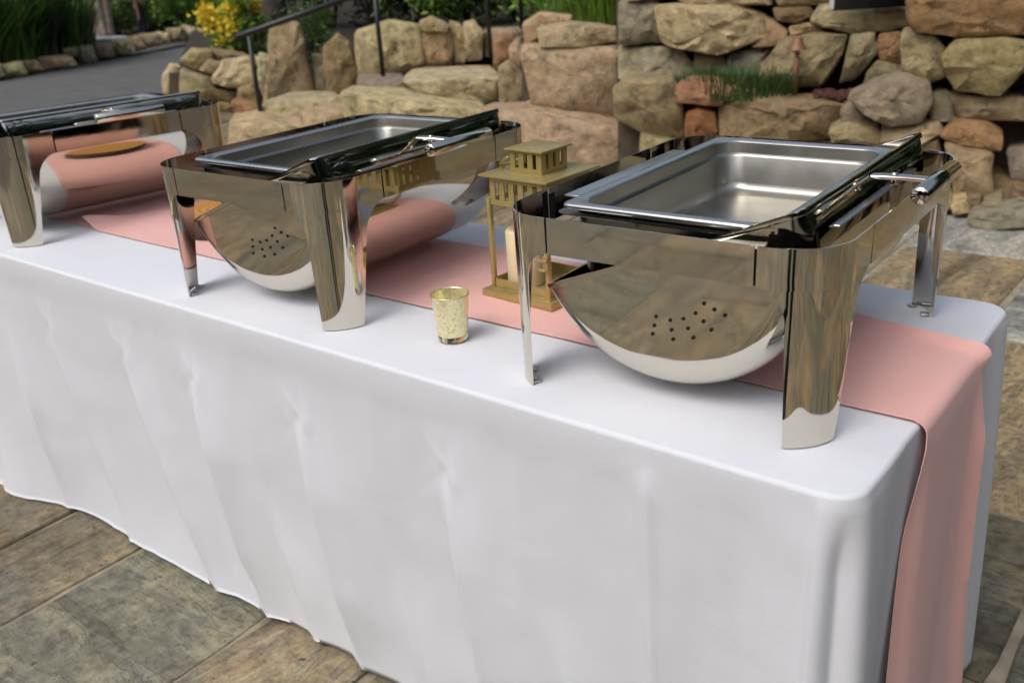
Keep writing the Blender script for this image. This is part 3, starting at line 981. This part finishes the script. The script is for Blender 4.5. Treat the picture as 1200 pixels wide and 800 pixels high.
    bm = bmesh.new(); bm.from_mesh(lid.data)
    bmesh.ops.remove_doubles(bm, verts=bm.verts[:], dist=1e-6)
    bmesh.ops.recalc_face_normals(bm, faces=bm.faces[:])
    if sum(f.normal.dot(f.calc_center_median()-Vector((0, 0, LZ))) for f in bm.faces) < 0:
        for f in bm.faces: f.normal_flip()
    bm.to_mesh(lid.data); bm.free()
    sharp(lid, 40)
    solid(lid, 0.0014, -1)
    # rim along the opening
    ax = Vector((math.cos(LT), 0, math.sin(LT))); az = Vector((-math.sin(LT), 0, math.cos(LT)))
    m = Matrix((ax, Vector((0, 1, 0)), az)).transposed()
    c0 = Vector((0, 0, LZ))
    # the rim follows the rounded outline of the opening, one half on each side
    core = [prof[i] for i in range(1, len(prof)-1)]
    for s in (-1, 1):
        G3 = [[], [], [], []]
        for i, (y, r) in enumerate(core):
            y0, r0 = core[max(i-1, 0)]; y1, r1 = core[min(i+1, len(core)-1)]
            tv = Vector((y1-y0, r1-r0)).normalized()
            nv = Vector((-tv.y, tv.x))              # outward
            for k, (o_, d_) in enumerate(((-0.006, 0.0012), (0.0025, 0.0018), (0.0028, -0.002), (0.002, -0.005))):
                q = Vector((y, r)) + nv*o_
                G3[k].append(c0 + ax*(s*max(q.y, 0.0)) + Vector((0, q.x, 0)) + az*d_)
        o = MB().grid(G3).build('rim', MIRROR, lid)
        solid(o, 0.0012, 0)
    # handle: two arms and a bar on the proud edge
    hx = 0.278; hz = 0.288
    for yy in (0.008,):
        arm = MB().tube([(0.196, yy-0.014, 0.297), (0.215, yy-0.010, 0.2965), (0.24, yy-0.003, 0.2945), (hx, yy+0.010, hz)], [0.009, 0.0095, 0.009, 0.008], 14)
        for v in arm.v: v.z = 0.2945+(v.z-0.2945)*0.5
        sharp(arm.build('handle_arm', MIRROR, lid), 50)
        sharp(MB().lathe([(0, .284), (.0055, .284), (.0055, .2995), (.0045, .301), (0, .301)], 16, (0.226, yy-0.007, 0)).build('handle_bolt', MIRROR, lid), 40)
    bar = MB().tube([(hx, -0.066, hz), (hx, -0.064, hz), (hx, 0.112, hz), (hx, 0.114, hz)], [0.0105, 0.0125, 0.0125, 0.0105], 24)
    sharp(bar.build('handle_bar', MIRROR, lid), 50)
    # ventilation holes in the near end
    vh = MB()
    rot = -LT
    for (px, py) in [(462,187),(456,215),(450,242),(505,199),(508,230),(512,260),(545,195),(558,226),(573,256),(582,178),(605,205),(628,232),(608,148),(639,168),(670,187)]:
        X, Y = px/2.667+590, py/2.667+300
        d = ray(X, Y); s = (-0.276-CAM.y)/d.y
        p = CAM + d*s
        r_ = math.hypot(p.x, p.z-TZ-LZ)
        vh.tube([(p.x, -ye_-0.0006-0.009*max(0.0, 1-(r_/0.17)**2), p.z-TZ), (p.x, -ye_+0.001, p.z-TZ)], 0.0027, 10)
    tag(vh.build('vent_holes', HOLE, lid, False), kind='stuff')
    return t
def make_pan():
    t = thing('food_pan', 'x', 'food pan')
    def rrect(a, b, r, z, n=8):
        o = []
        for q, (sx, sy) in enumerate(((1, 1), (-1, 1), (-1, -1), (1, -1))):
            for k in range(n+1):
                an = math.pi/2*(q+k/n)
                o.append(Vector((sx*(a-r)+r*math.cos(an), sy*(b-r)+r*math.sin(an), z)))
        return o
    def ringmesh(rings, name, close):
        n = len(rings[0]); vs = [p for r in rings for p in r]; fs = []
        for j in range(len(rings)-1):
            for i in range(n):
                k = (i+1) % n
                fs.append((j*n+i, (j+1)*n+i, (j+1)*n+k, j*n+k))
        if close: fs.append(tuple((len(rings)-1)*n+i for i in range(n-1, -1, -1)))
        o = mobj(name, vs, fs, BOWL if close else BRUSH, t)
        bm = bmesh.new(); bm.from_mesh(o.data)
        bmesh.ops.recalc_face_normals(bm, faces=bm.faces[:])
        bm.to_mesh(o.data); bm.free()
        o.data.polygons.foreach_set('use_smooth', [True]*len(o.data.polygons))
        return o
    z = 0.281
    rim = [rrect(.1625, .264, .012, z-.007), rrect(.1632, .2647, .012, z-.004), rrect(.162, .2635, .012, z-.001), rrect(.159, .2605, .012, z),
           rrect(.150, .2515, .03, z-.0002), rrect(.1465, .248, .034, z-.001), rrect(.144, .2455, .036, z-.004)]
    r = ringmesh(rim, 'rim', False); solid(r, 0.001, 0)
    bowl = [rrect(.144, .2455, .036, z-.004), rrect(.1432, .2447, .037, z-.012), rrect(.1425, .244, .038, z-.022), rrect(.139, .2405, .038, z-.0245), rrect(.1375, .239, .039, z-.028),
            rrect(.133, .2345, .042, z-.072), rrect(.1315, .233, .043, z-.080), rrect(.127, .2285, .046, z-.0865), rrect(.120, .2215, .05, z-.0895), rrect(.112, .2135, .05, z-.09)]
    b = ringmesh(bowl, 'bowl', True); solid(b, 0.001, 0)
    return t
ch0 = make_chafer()
pan0 = make_pan()
places = [(0.0, 0.0, 0.0314, 'polished steel roll-top chafing dish nearest the camera, by the table end', 'empty steel food pan in the nearest chafing dish'),
          (-0.8641, -0.0217, 0.0294, 'polished steel roll-top chafing dish in the middle, left of the gold lantern', 'empty steel food pan in the middle chafing dish'),
          (-1.965, 0.0, -0.135, 'polished steel roll-top chafing dish farthest away, cut by the left edge', 'steel food pan in the farthest chafing dish')]
for i, (x, y, a, l1, l2) in enumerate(places):
    c = ch0 if i == 0 else copy_tree(ch0)
    p = pan0 if i == 0 else copy_tree(pan0)
    for o in (c, p):
        o.location = (x, y, TZ+0.0015); o.rotation_euler.z = a
    tag(c, l1, 'chafing dish', 'chafing dishes on the table'); tag(p, l2, 'food pan', 'pans in the chafing dishes')

# ================================================================== LANTERN, CANDLE, VOTIVE, WOOD SLICE
GOLD = plain('gold_paint', (0.43, 0.34, 0.135), 0.34, 0.5, 40, 0.12)
def slotted(name, w_, z0, z1, zb, zt, nslot, sw, loc, rz, parent):
    # one sheet with upright slots cut through it
    pitch = (w_-0.004)/(nslot+0.35)
    xs_ = [-w_/2]
    for k in range(nslot):
        c = (k-(nslot-1)/2)*pitch
        xs_ += [c-sw/2, c+sw/2]
    xs_.append(w_/2)
    zs_ = [z0, zb, zt, z1]
    vs = [(x, 0, z) for z in zs_ for x in xs_]; n = len(xs_); fs = []
    for j in range(3):
        for i in range(n-1):
            if j == 1 and i % 2 == 1: continue
            fs.append((j*n+i, j*n+i+1, (j+1)*n+i+1, (j+1)*n+i))
    o = mobj(name, vs, fs, GOLD, parent, False)
    o.location = loc; o.rotation_euler.z = rz
    return solid(o, 0.003, 0)
lan = thing('lantern', 'gold metal candle lantern with slotted cupola, behind the nearest chafing dish', 'lantern', (-0.425, 0.043, TZ+0.0055), R(-3))
sharp(MB().bbox((0, 0, .007), (.172, .172, .014), .0015).build('base', GOLD, lan))
sharp(MB().bbox((0, 0, .0155), (.150, .150, .004), .001).build('base_step', GOLD, lan))
for sx in (-1, 1):
    for sy in (-1, 1):
        sharp(MB().bbox((sx*.068, sy*.068, .1055), (.0085, .0085, .176), .001).build('post', GOLD, lan))
for k, (dx, dy, rz) in enumerate(((0, -1, 0), (1, 0, R(90)), (0, 1, 0), (-1, 0, R(90)))):
    slotted('slotted_panel', .126, .180, .2325, .190, .2245, 5, .0105, (dx*.068, dy*.068, 0), rz, lan)
    lo = MB()
    c = Vector((dx*.068, dy*.068, .026)); lo.box(c, (.125, .004, .016), rz)
    lo.build('lower_rail', GOLD, lan, False)
sharp(MB().bbox((0, 0, .2355), (.162, .162, .004), .0008).build('roof', GOLD, lan))
cb = MB(); cb.bbox((0, 0, .2390), (.075, .075, .003), .0006)
co = cb.build('cupola', GOLD, lan, False)
for k, (dx, dy, rz) in enumerate(((0, -1, 0), (1, 0, R(90)), (0, 1, 0), (-1, 0, R(90)))):
    slotted('cupola_side', .0745 if dy else .0715, .2405, .2785, .2465, .2735, 3, .0085, (dx*.0365, dy*.0365, 0), rz, co)
sharp(MB().bbox((0, 0, .280), (.090, .090, .0035), .0008).build('cupola_roof', GOLD, co))
hb = []
for k in range(17):
    a = math.pi*k/16
    hb.append((-.038-.062*math.sin(a)*0.72, .040*math.cos(a), .266-.062*math.sin(a)*0.42))
MB().tube(hb, .0022, 8).build('handle', GOLD, lan)
for c, d in (((.068, -.0755, .085), (.012, .004, .03)), ((.062, -.079, .092), (.022, .003, .006)), ((.062, -.079, .074), (.018, .003, .006))):
    MB().bbox(c, d, .001).build('latch', GOLD, lan)
WAX = plain('cream_wax', (0.72, 0.60, 0.38), 0.5, 0, 20, 0.06)
WAX.node_tree.nodes['Principled BSDF'].inputs['Subsurface Weight'].default_value = 0.2
cn = thing('candle', 'cream pillar candle standing inside the gold lantern', 'candle', (-0.452, 0.022, TZ+0.024))
MB().lathe([(0, 0), (.035, 0), (.036, .003), (.036, .105), (.033, .109), (.020, .106), (0, .104)]).build('wax', WAX, cn)
MB().tube([(0, 0, .103), (.001, 0, .116)], .001, 6).build('wick', BLACK, cn)

def mercury():
    m, nt, b = nmat('mercury_glass')
    tc = N(nt, 'ShaderNodeTexCoord')
    t = noise_tex(nt, tc.outputs['Object'], 140, 6, 0.75)
    t2 = noise_tex(nt, tc.outputs['Object'], 420, 4, 0.7)
    a = N(nt, 'ShaderNodeMath', operation='MULTIPLY'); nt.links.new(t.outputs['Fac'], a.inputs[0]); nt.links.new(t2.outputs['Fac'], a.inputs[1])
    r = ramp(nt, a.outputs[0], [(0.15, (0.42, 0.37, 0.21)), (0.20, (0.78, 0.68, 0.34)), (0.33, (0.92, 0.85, 0.55))])
    nt.links.new(r.outputs[0], b.inputs['Base Color'])
    b.inputs['Metallic'].default_value = 0.75
    b.inputs['Roughness'].default_value = 0.32
    b.inputs['Coat Weight'].default_value = 1.0
    b.inputs['Coat Roughness'].default_value = 0.03
    return m
GLASS, gnt, gb = nmat('clear_gold_glass')
gb.inputs['Transmission Weight'].default_value = 1.0
gb.inputs['Base Color'].default_value = (0.93, 0.88, 0.62, 1)
gb.inputs['Roughness'].default_value = 0.02
vt = thing('votive_holder', 'small speckled gold mercury-glass votive cup on the white cloth', 'votive', (-0.422, -0.232, TZ+0.0025))
MB().lathe([(.026, .011), (.0275, .02), (.0335, .083), (.0338, .0845), (.0322, .0848), (.0315, .083), (.0258, .02), (.0245, .0145), (0, .0145)], 48).build('cup', mercury(), vt)
MB().lathe([(0, 0), (.024, 0), (.0258, .0015), (.0262, .011), (.0245, .0125), (0, .0125)], 48).build('foot', GLASS, vt)

WOODTOP, wnt, wb = nmat('cut_wood')
tc = N(wnt, 'ShaderNodeTexCoord')
wt = N(wnt, 'ShaderNodeTexWave', wave_type='RINGS', rings_direction='Z')
wt.inputs['Scale'].default_value = 16; wt.inputs['Distortion'].default_value = 3; wt.inputs['Detail'].default_value = 3; wt.inputs['Detail Scale'].default_value = 1.5
wnt.links.new(tc.outputs['Object'], wt.inputs['Vector'])
wr = ramp(wnt, wt.outputs['Fac'], [(0.1, (0.40, 0.17, 0.035)), (0.9, (0.58, 0.28, 0.07))])
wnt.links.new(wr.outputs[0], wb.inputs['Base Color']); wb.inputs['Roughness'].default_value = 0.45
ws = thing('wood_slice', 'round bark-edged wood slice on the pink runner, behind the middle chafing dish', 'wood slice', (-1.425, 0.035, TZ+0.007))
n = 40; rad = [0.116*(1+0.05*nz(math.cos(2*math.pi*k/n)*1.6, math.sin(2*math.pi*k/n)*1.6, 4)+0.02*nz(math.cos(2*math.pi*k/n)*6, math.sin(2*math.pi*k/n)*6, 4)) for k in range(n)]
mb = MB(); P = []
for z, s in ((0, .97), (.005, 1.0), (.027, 1.02), (.049, 1.0), (.053, .975)):
    P.append([Vector((rad[k % n]*s*(1+.02*nz(k*1.3, z*60, 1))*math.cos(2*math.pi*k/n), rad[k % n]*s*(1+.02*nz(k*1.3, z*60, 1))*math.sin(2*math.pi*k/n), z)) for k in range(n+1)])
mb.grid(P).build('bark', BARK, ws)
mb = MB(); mb.add([(rad[k]*.985*math.cos(2*math.pi*k/n), rad[k]*.985*math.sin(2*math.pi*k/n), .0532) for k in range(n)], [tuple(range(n))])
mb.build('cut_face', WOODTOP, ws, False)

# ================================================================== HANDRAILS, LAMPS, SIGN, PERSON
def handrail(label, posts, rail):
    t = thing('handrail', label, 'handrail')
    for b, h in posts:
        MB().tube([b, b+Vector((0, 0, h))], 0.02, 10).build('post', BLACK, t)
    MB().tube(rail, 0.024, 12).build('rail', BLACK, t)
b1 = at_d(309, 154, 8.3); b2 = at_d(449, 89, 8.6)
r0 = at_d(276, 44, 8.15); r1 = at_d(402, 0, 8.5)
dirr = (r1-r0)
top1 = r0 + dirr*((b1-r0).to_2d().dot(dirr.to_2d())/dirr.to_2d().length_squared)
r2 = r0 + dirr*1.75
handrail('black metal handrail climbing the stone steps', [(b1, top1.z-b1.z), (b2, (r0+dirr*1.4).z-b2.z)], [r0, r1, r2, r2+Vector((dirr.x, dirr.y, 0)).normalized()*0.4])
b3 = at_d(575, 68, 8.7); b4 = at_d(612, 50, 9.2)
handrail('black metal handrail at the top of the steps, seen only as two posts', [(b3, 0.95), (b4, 0.95)], [b3+Vector((0, 0, .95)), b4+Vector((0, 0, .95)), b4+(b4-b3)*2+Vector((0, 0, .95))])
def path_light(label, px, pyb, pyt, D):
    b = at_d(px, pyb, D); tp = at_d(px, pyt, D)
    h = tp.z-b.z
    t = thing('path_light', label, 'garden light', b, 0, 'copper path lights')
    MB().tube([(0, 0, -0.05), (0, 0, h-.03)], .014, 10).build('stem', COPPER, t)
    MB().lathe([(.058, h-.068), (.056, h-.064), (.038, h-.035), (.030, h-.03), (.028, h-.004), (.012, h), (0, h)], 20).build('cap', COPPER, t)
    MB().lathe([(.014, h-.085), (.02, h-.075), (.02, h-.05), (0, h-.05)], 16).build('lamp_glass', plain('frosted_lamp', (0.5, 0.4, 0.28), 0.4), t)
path_light('copper mushroom path light standing in the grass of the planting pocket', 931, 118, 44, 6.05)
path_light('copper path light half hidden left of the grass tuft', 820, 112, 62, 6.55)
bxp = at_d(1023, -20, 6.2)
sg = thing('display_panel', 'black panel standing on top of the stone wall, cut by the top edge', 'panel', bxp, -YAW)
MB().bbox((0, 0, 0.12), (0.45, 0.05, 0.52), 0.006).build('screen', plain('black_plastic', (0.01, 0.01, 0.012), 0.25), sg)
MB().bbox((-0.232, -0.004, 0.12), (0.012, 0.056, 0.50), 0.002).build('edge_strip', plain('white_plastic', (0.7, 0.7, 0.68), 0.5), sg)
wbx = at_d(116, 44, 19.6)
wb_ = thing('storage_box', 'low white box behind the boulder edging of the drive', 'box', (wbx.x, wbx.y, 0), R(25))
MB().bbox((0, 0, wbx.z/2-.03), (0.80, 0.40, wbx.z-.06), 0.02).build('body', plain('white_plastic_body', (0.7, 0.7, 0.68), 0.5), wb_)
MB().bbox((0, 0, wbx.z-.03), (0.86, 0.46, 0.055), 0.02).build('lid', plain('white_plastic_top', (0.8, 0.8, 0.79), 0.5), wb_)

def person():
    p0 = at_d(167, 42, 22.5)
    me = bpy.data.meshes.new('person')
    J = {'pel': (0, 0, .95, .15, .11), 'hL': (-.09, 0, .90, .10, .10), 'kL': (-.10, -.02, .50, .065, .07), 'aL': (-.10, .03, .09, .045, .05), 'tL': (-.11, -.13, .04, .04, .03),
         'hR': (.09, 0, .90, .10, .10), 'kR': (.10, -.06, .50, .065, .07), 'aR': (.10, -.04, .09, .045, .05), 'tR': (.11, -.20, .04, .04, .03),
         'ch': (0, -.01, 1.25, .17, .12), 'nk': (0, -.01, 1.47, .06, .06), 'hd': (0, -.03, 1.60, .085, .10), 'ht': (0, -.03, 1.72, .07, .085),
         'sL': (-.18, 0, 1.40, .07, .07), 'eL': (-.25, .02, 1.12, .05, .05), 'wL': (-.24, -.10, .88, .035, .035), 'fL': (-.23, -.14, .76, .03, .04),
         'sR': (.18, 0, 1.40, .07, .07), 'eR': (.25, .02, 1.12, .05, .05), 'wR': (.24, -.08, .88, .035, .035), 'fR': (.23, -.11, .76, .03, .04)}
    E = ['pel hL', 'hL kL', 'kL aL', 'aL tL', 'pel hR', 'hR kR', 'kR aR', 'aR tR', 'pel ch', 'ch nk', 'nk hd', 'hd ht', 'ch sL', 'sL eL', 'eL wL', 'wL fL', 'ch sR', 'sR eR', 'eR wR', 'wR fR']
    ks = list(J)
    me.from_pydata([J[k][:3] for k in ks], [tuple(ks.index(q) for q in e.split()) for e in E], [])
    o = bpy.data.objects.new('person', me); C.objects.link(o)
    o.modifiers.new('skin', 'SKIN')
    for k, d in zip(ks, me.skin_vertices[0].data):
        d.radius = J[k][3:5]; d.use_root = (k == 'pel')
    o.modifiers.new('sub', 'SUBSURF').levels = 2
    dg = bpy.context.evaluated_depsgraph_get()
    m2 = bpy.data.meshes.new_from_object(o.evaluated_get(dg))
    o.modifiers.clear(); o.data = m2
    for mt in (plain('dark_trousers', (0.012, 0.013, 0.017), 0.8), plain('dark_jacket', (0.018, 0.02, 0.026), 0.8), plain('skin', (0.33, 0.17, 0.11), 0.5), plain('hair', (0.02, 0.012, 0.008), 0.6), plain('shoe', (0.01, 0.01, 0.01), 0.4)):
        m2.materials.append(mt)
    for f in m2.polygons:
        c = f.center
        k = 0
        if c.z > 0.93: k = 1
        if abs(c.x) > 0.16 and c.z > 0.88: k = 1
        if abs(c.x) > 0.16 and c.z < 0.87: k = 2
        if c.z > 1.47: k = 2
        if c.z > 1.66 or (c.z > 1.55 and c.y > 0.0): k = 3
        if c.z < 0.09: k = 4
        f.material_index = k; f.use_smooth = True
    o.location = (p0.x, p0.y, 0.0); o.rotation_euler.z = R(140)
    tag(o, 'person in dark clothes standing far off beyond the asphalt drive', 'person')
person()
ph = bpy.data.objects['person'].copy()  # added unseen figure, put in to darken the reflections on the legs
C.objects.link(ph)
ph.name = 'person'
ph.location = (0.80, -1.63, 0.0); ph.rotation_euler.z = R(180+22)
tag(ph, 'dark-clothed person added behind the camera for dark reflections in the steel', 'person')

# ================================================================== PLANTS
def leaves(n, shape, size, rs, mat, name, parent, aspect=0.5, droop=0.0):
    vs = []; fs = []
    for i in range(n):
        p = shape(rs)
        d = Vector((rs.gauss(0, 1), rs.gauss(0, 1), rs.gauss(0.3, 0.8)-droop)).normalized()
        s = d.cross(Vector((rs.gauss(0, 1), rs.gauss(0, 1), rs.gauss(0, 1)))).normalized()
        L = size*rs.uniform(0.6, 1.3)
        k = len(vs)
        nn = d.cross(s)*L*0.12
        vs += [p, p+d*L*.5+s*L*aspect*.5+nn, p+d*L, p+d*L*.5-s*L*aspect*.5+nn]
        fs += [(k, k+1, k+2, k+3)]
    return mobj(name, vs, fs, mat, parent, False)
def ell(c, r, clumps, rs0):
    cl = []
    for _ in range(clumps):
        d = Vector((rs0.gauss(0, 1), rs0.gauss(0, 1), rs0.gauss(0, 1))).normalized()
        cl.append((Vector((d.x*r[0], d.y*r[1], d.z*r[2]))*rs0.uniform(0.35, 0.95), rs0.uniform(0.18, 0.42)))
    def f(rs):
        k, q = rs.choice(cl)
        d = Vector((rs.gauss(0, .5), rs.gauss(0, .5), rs.gauss(0, .5)))
        return Vector(c)+k+Vector((d.x*r[0], d.y*r[1], d.z*r[2]))*q
    return f
def shrub(label, px, D, zb, rx, rz, mat, n=2600, size=0.09, seed=1, name='shrub', cat='shrub', asp=0.5, flowers=None, group=None):
    rs = random.Random(seed)
    b = at_d(px, 50, D)
    t = thing(name, label, cat, (b.x, b.y, zb), 0, group)
    st = MB()
    for k in range(5):
        a = rs.uniform(0, 6.28); q = rs.uniform(.2, .6)
        st.tube([(0, 0, -0.05), (math.cos(a)*rx*q*.5, math.sin(a)*rx*q*.5, rz*.6), (math.cos(a)*rx*q, math.sin(a)*rx*q, rz*1.2)], [.025, .016, .006], 6)
    st.build('stem', BARK, t)
    leaves(n, ell((0, 0, rz), (rx, rx, rz), 26, rs), size, rs, mat, 'foliage', t, asp)
    if flowers:
        fm, fn, fs_ = flowers
        vs = []; fsx = []
        g = ell((0, 0, rz*1.25), (rx*.9, rx*.9, rz*.8), 14, rs)
        leaves(fn, g, fs_, rs, fm, 'flower', t, 0.8)
    return t
def blades(label, px, D, zb, n, h, spread, mat, seed=1, wid=0.02, name='grass_clump', cat='grass', part='blade_tuft', group=None):
    rs = random.Random(seed)
    b = at_d(px, 60, D)
    vs = []; fs = []
    for i in range(n):
        a = rs.uniform(0, 6.283); q = rs.random()**.5*spread*.45
        p = Vector((math.cos(a)*q, math.sin(a)*q, -0.02))
        out = Vector((math.cos(a+rs.gauss(0, .6)), math.sin(a+rs.gauss(0, .6)), 0))
        L = h*rs.uniform(.6, 1.15); bend = rs.uniform(.2, .9)
        side = Vector((-out.y, out.x, 0))
        k = len(vs)
        for s in range(5):
            u = s/4
            c = p + out*(L*bend*.6*u*u) + Vector((0, 0, L*(u-.35*bend*u*u)))
            ww = wid*(1-u**1.6)*.5 + .001
            vs += [c-side*ww, c+side*ww]
        for s in range(4): fs.append((k+2*s, k+2*s+1, k+2*s+3, k+2*s+2))
    o = mobj(name, vs, fs, mat, None, False)
    o.location = (b.x, b.y, zb)
    return tag(o, label, cat, group)
def tree(label, px, D, zb, trunk_r, h, crown, mat, bark, seed, lean=(0, 0), n=3000, size=0.22, name='tree', stems=1, group=None):
    rs = random.Random(seed)
    b = at_d(px, 40, D)
    t = thing(name, label, 'tree', (b.x, b.y, zb), 0, group)
    m = MB()
    for s in range(stems):
        a = rs.uniform(0, 6.28); sp = 0.0 if stems == 1 else 0.16
        ox, oy = math.cos(a)*sp, math.sin(a)*sp
        pts = []; rr = []
        for k in range(9):
            u = k/8
            pts.append((ox*(1+u*3)+lean[0]*u*h+rs.gauss(0, .03)*h*u*.3, oy*(1+u*3)+lean[1]*u*h+rs.gauss(0, .03)*h*u*.3, -0.1+h*u)); rr.append(trunk_r*(1-.55*u)*(1.25 if k == 0 else 1))
        m.tube(pts, rr, 12)
        for k in range(7):
            i = rs.randint(5, 8); a = rs.uniform(0, 6.28); L = crown[0]*rs.uniform(.5, .9)
            q = Vector(pts[i]); m.tube([q, q+Vector((math.cos(a)*L*.5, math.sin(a)*L*.5, L*.35)), q+Vector((math.cos(a)*L, math.sin(a)*L, L*.5))], [trunk_r*.35, trunk_r*.2, trunk_r*.06], 6)
    m.build('trunk', bark, t)
    leaves(n, ell((lean[0]*h, lean[1]*h, h+crown[1]*.5), (crown[0], crown[0], crown[1]), 34, rs), size, rs, mat, 'crown', t, .5)
    return t

blades('tuft of green grass in the planting pocket of the stone wall', 866, 6.1, at_d(860, 108, 6.0).z, 1100, 0.17, 0.8, GRASS, 3, 0.009)
blades('bright green strappy grass left of the upper stone wall', 705, 8.2, 0.62, 420, 0.75, 0.5, LEAFB, 4, 0.022)
blades('small green tuft left of the bright strappy grass', 668, 8.6, 0.62, 260, 0.5, 0.5, LEAFB, 5, 0.02)
shrub('yellow-flowered bush in the flower bed beside the drive', 272, 11.9, 0.30, 0.44, 0.42, LEAFB, 3400, .07, 11, flowers=(LEAFY, 1500, .055), name='flowering_bush', cat='bush')
shrub('low grey-green plant between the two standing stones', 367, 10.2, 0.42, 0.28, 0.32, LEAF, 1300, .07, 12, asp=.25)
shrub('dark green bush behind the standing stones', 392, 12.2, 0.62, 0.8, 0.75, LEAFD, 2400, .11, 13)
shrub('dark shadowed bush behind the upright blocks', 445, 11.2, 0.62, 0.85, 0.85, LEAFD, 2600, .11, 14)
shrub('bright green bush behind the upright blocks', 500, 10.8, 0.62, 0.55, 0.6, LEAFB, 2200, .08, 15)
shrub('mid green bush right of the bright one', 548, 10.9, 0.62, 0.6, 0.55, LEAF, 2200, .08, 16)
shrub('bright green bush behind the far handrail posts', 608, 11.4, 0.62, 0.75, 0.6, LEAFB, 2400, .09, 17)
shrub('leafy green bush behind the flat capstone', 668, 10.6, 0.62, 0.7, 0.65, LEAFB, 2200, .08, 18)
shrub('leafy green bush at the foot of the upper stone wall', 735, 10.2, 0.62, 0.6, 0.7, LEAF, 2000, .08, 19)
for i, (px, D, h, lab) in enumerate([(8, 17.9, 1.5, 'dark strap-leaved clump at the left edge beyond the edging'), (40, 18.2, 1.7, 'tall dark strap-leaved clump beyond the boulder edging'), (75, 18.8, 1.6, 'dark strap-leaved clump next to the low white box'), (-40, 17.4, 1.6, 'dark strap-leaved clump just outside the left edge')]):
    blades(lab, px, D, 0.0, 420, h, 1.1, LEAFD if i == 1 else LEAF, 30+i, 0.07, name='strap_leaf_plant', cat='plant', group='strap-leaved plants beyond the drive')
shrub('bright green bush left of the yellow flowers, far beyond the drive', 222, 23.5, 0.0, 1.0, 0.75, LEAFB, 2200, .13, 21)
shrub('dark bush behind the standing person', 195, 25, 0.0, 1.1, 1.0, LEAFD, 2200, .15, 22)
shrub('green bush behind the pale slender trunks', 140, 25, 0.0, 1.2, 0.8, LEAF, 2200, .14, 23)
tree('pale slender trunks beyond the drive, left of the standing person', 126, 21.5, 0.0, 0.09, 3.6, (1.6, 1.4), LEAF, BARKP, 41, stems=4, n=2600)
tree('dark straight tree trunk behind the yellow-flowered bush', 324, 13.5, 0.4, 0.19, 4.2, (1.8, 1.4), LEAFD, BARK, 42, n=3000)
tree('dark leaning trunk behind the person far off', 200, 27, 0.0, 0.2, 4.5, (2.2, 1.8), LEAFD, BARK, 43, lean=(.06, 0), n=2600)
tree('dark tree trunk between the tall standing stone and the shadowed bush', 378, 15.5, 0.6, 0.13, 4.0, (1.6, 1.4), LEAF, BARK, 44, n=2600)
# far wood that closes the view
rsw = random.Random(99)
vs = []; fs = []
def wood_leaf(p, lo, hi):
    d = Vector((rsw.gauss(0, 1), rsw.gauss(0, 1), rsw.gauss(0, .8))).normalized(); s = d.orthogonal().normalized(); L = rsw.uniform(lo, hi)
    k = len(vs); vs.extend([p, p+d*L*.5+s*L*.3, p+d*L, p+d*L*.5-s*L*.3]); fs.append((k, k+1, k+2, k+3))
for i in range(26000):
    p = at_d(rsw.uniform(-700, 1100), 0, rsw.uniform(28, 36)); p.z = rsw.random()**1.2*9
    wood_leaf(p, .25, .6)
wd = mobj('far_wood', vs, fs, LEAF, None, False)
tag(wd, 'dense green wood closing the view behind the garden', 'wood', kind='stuff')
vs = []; fs = []
for i in range(26000):            # the garden is ringed by trees on the other sides too
    a = rsw.uniform(R(-6), R(250)); rr = rsw.uniform(13, 18)
    top = (5.6+4.4*sstep(R(130), R(90), a))+1.8*nz(math.cos(a)*3, math.sin(a)*3, 4)
    wood_leaf(Vector((CAM.x+math.sin(a)*rr, CAM.y+math.cos(a)*rr, rsw.random()**1.1*top)), .4, .9)
for i in range(9000):
    a = rsw.uniform(R(-6), R(250)); rr = rsw.uniform(18, 20)
    top = (5.0+4.4*sstep(R(130), R(90), a))+1.5*nz(math.cos(a)*3, math.sin(a)*3, 4)
    wood_leaf(Vector((CAM.x+math.sin(a)*rr, CAM.y+math.cos(a)*rr, rsw.random()*top)), 1.1, 2.0)
wd = mobj('tree_belt', vs, fs, LEAFD, None, False)
tag(wd, 'dark belt of trees round the other sides of the garden', 'wood', kind='stuff')
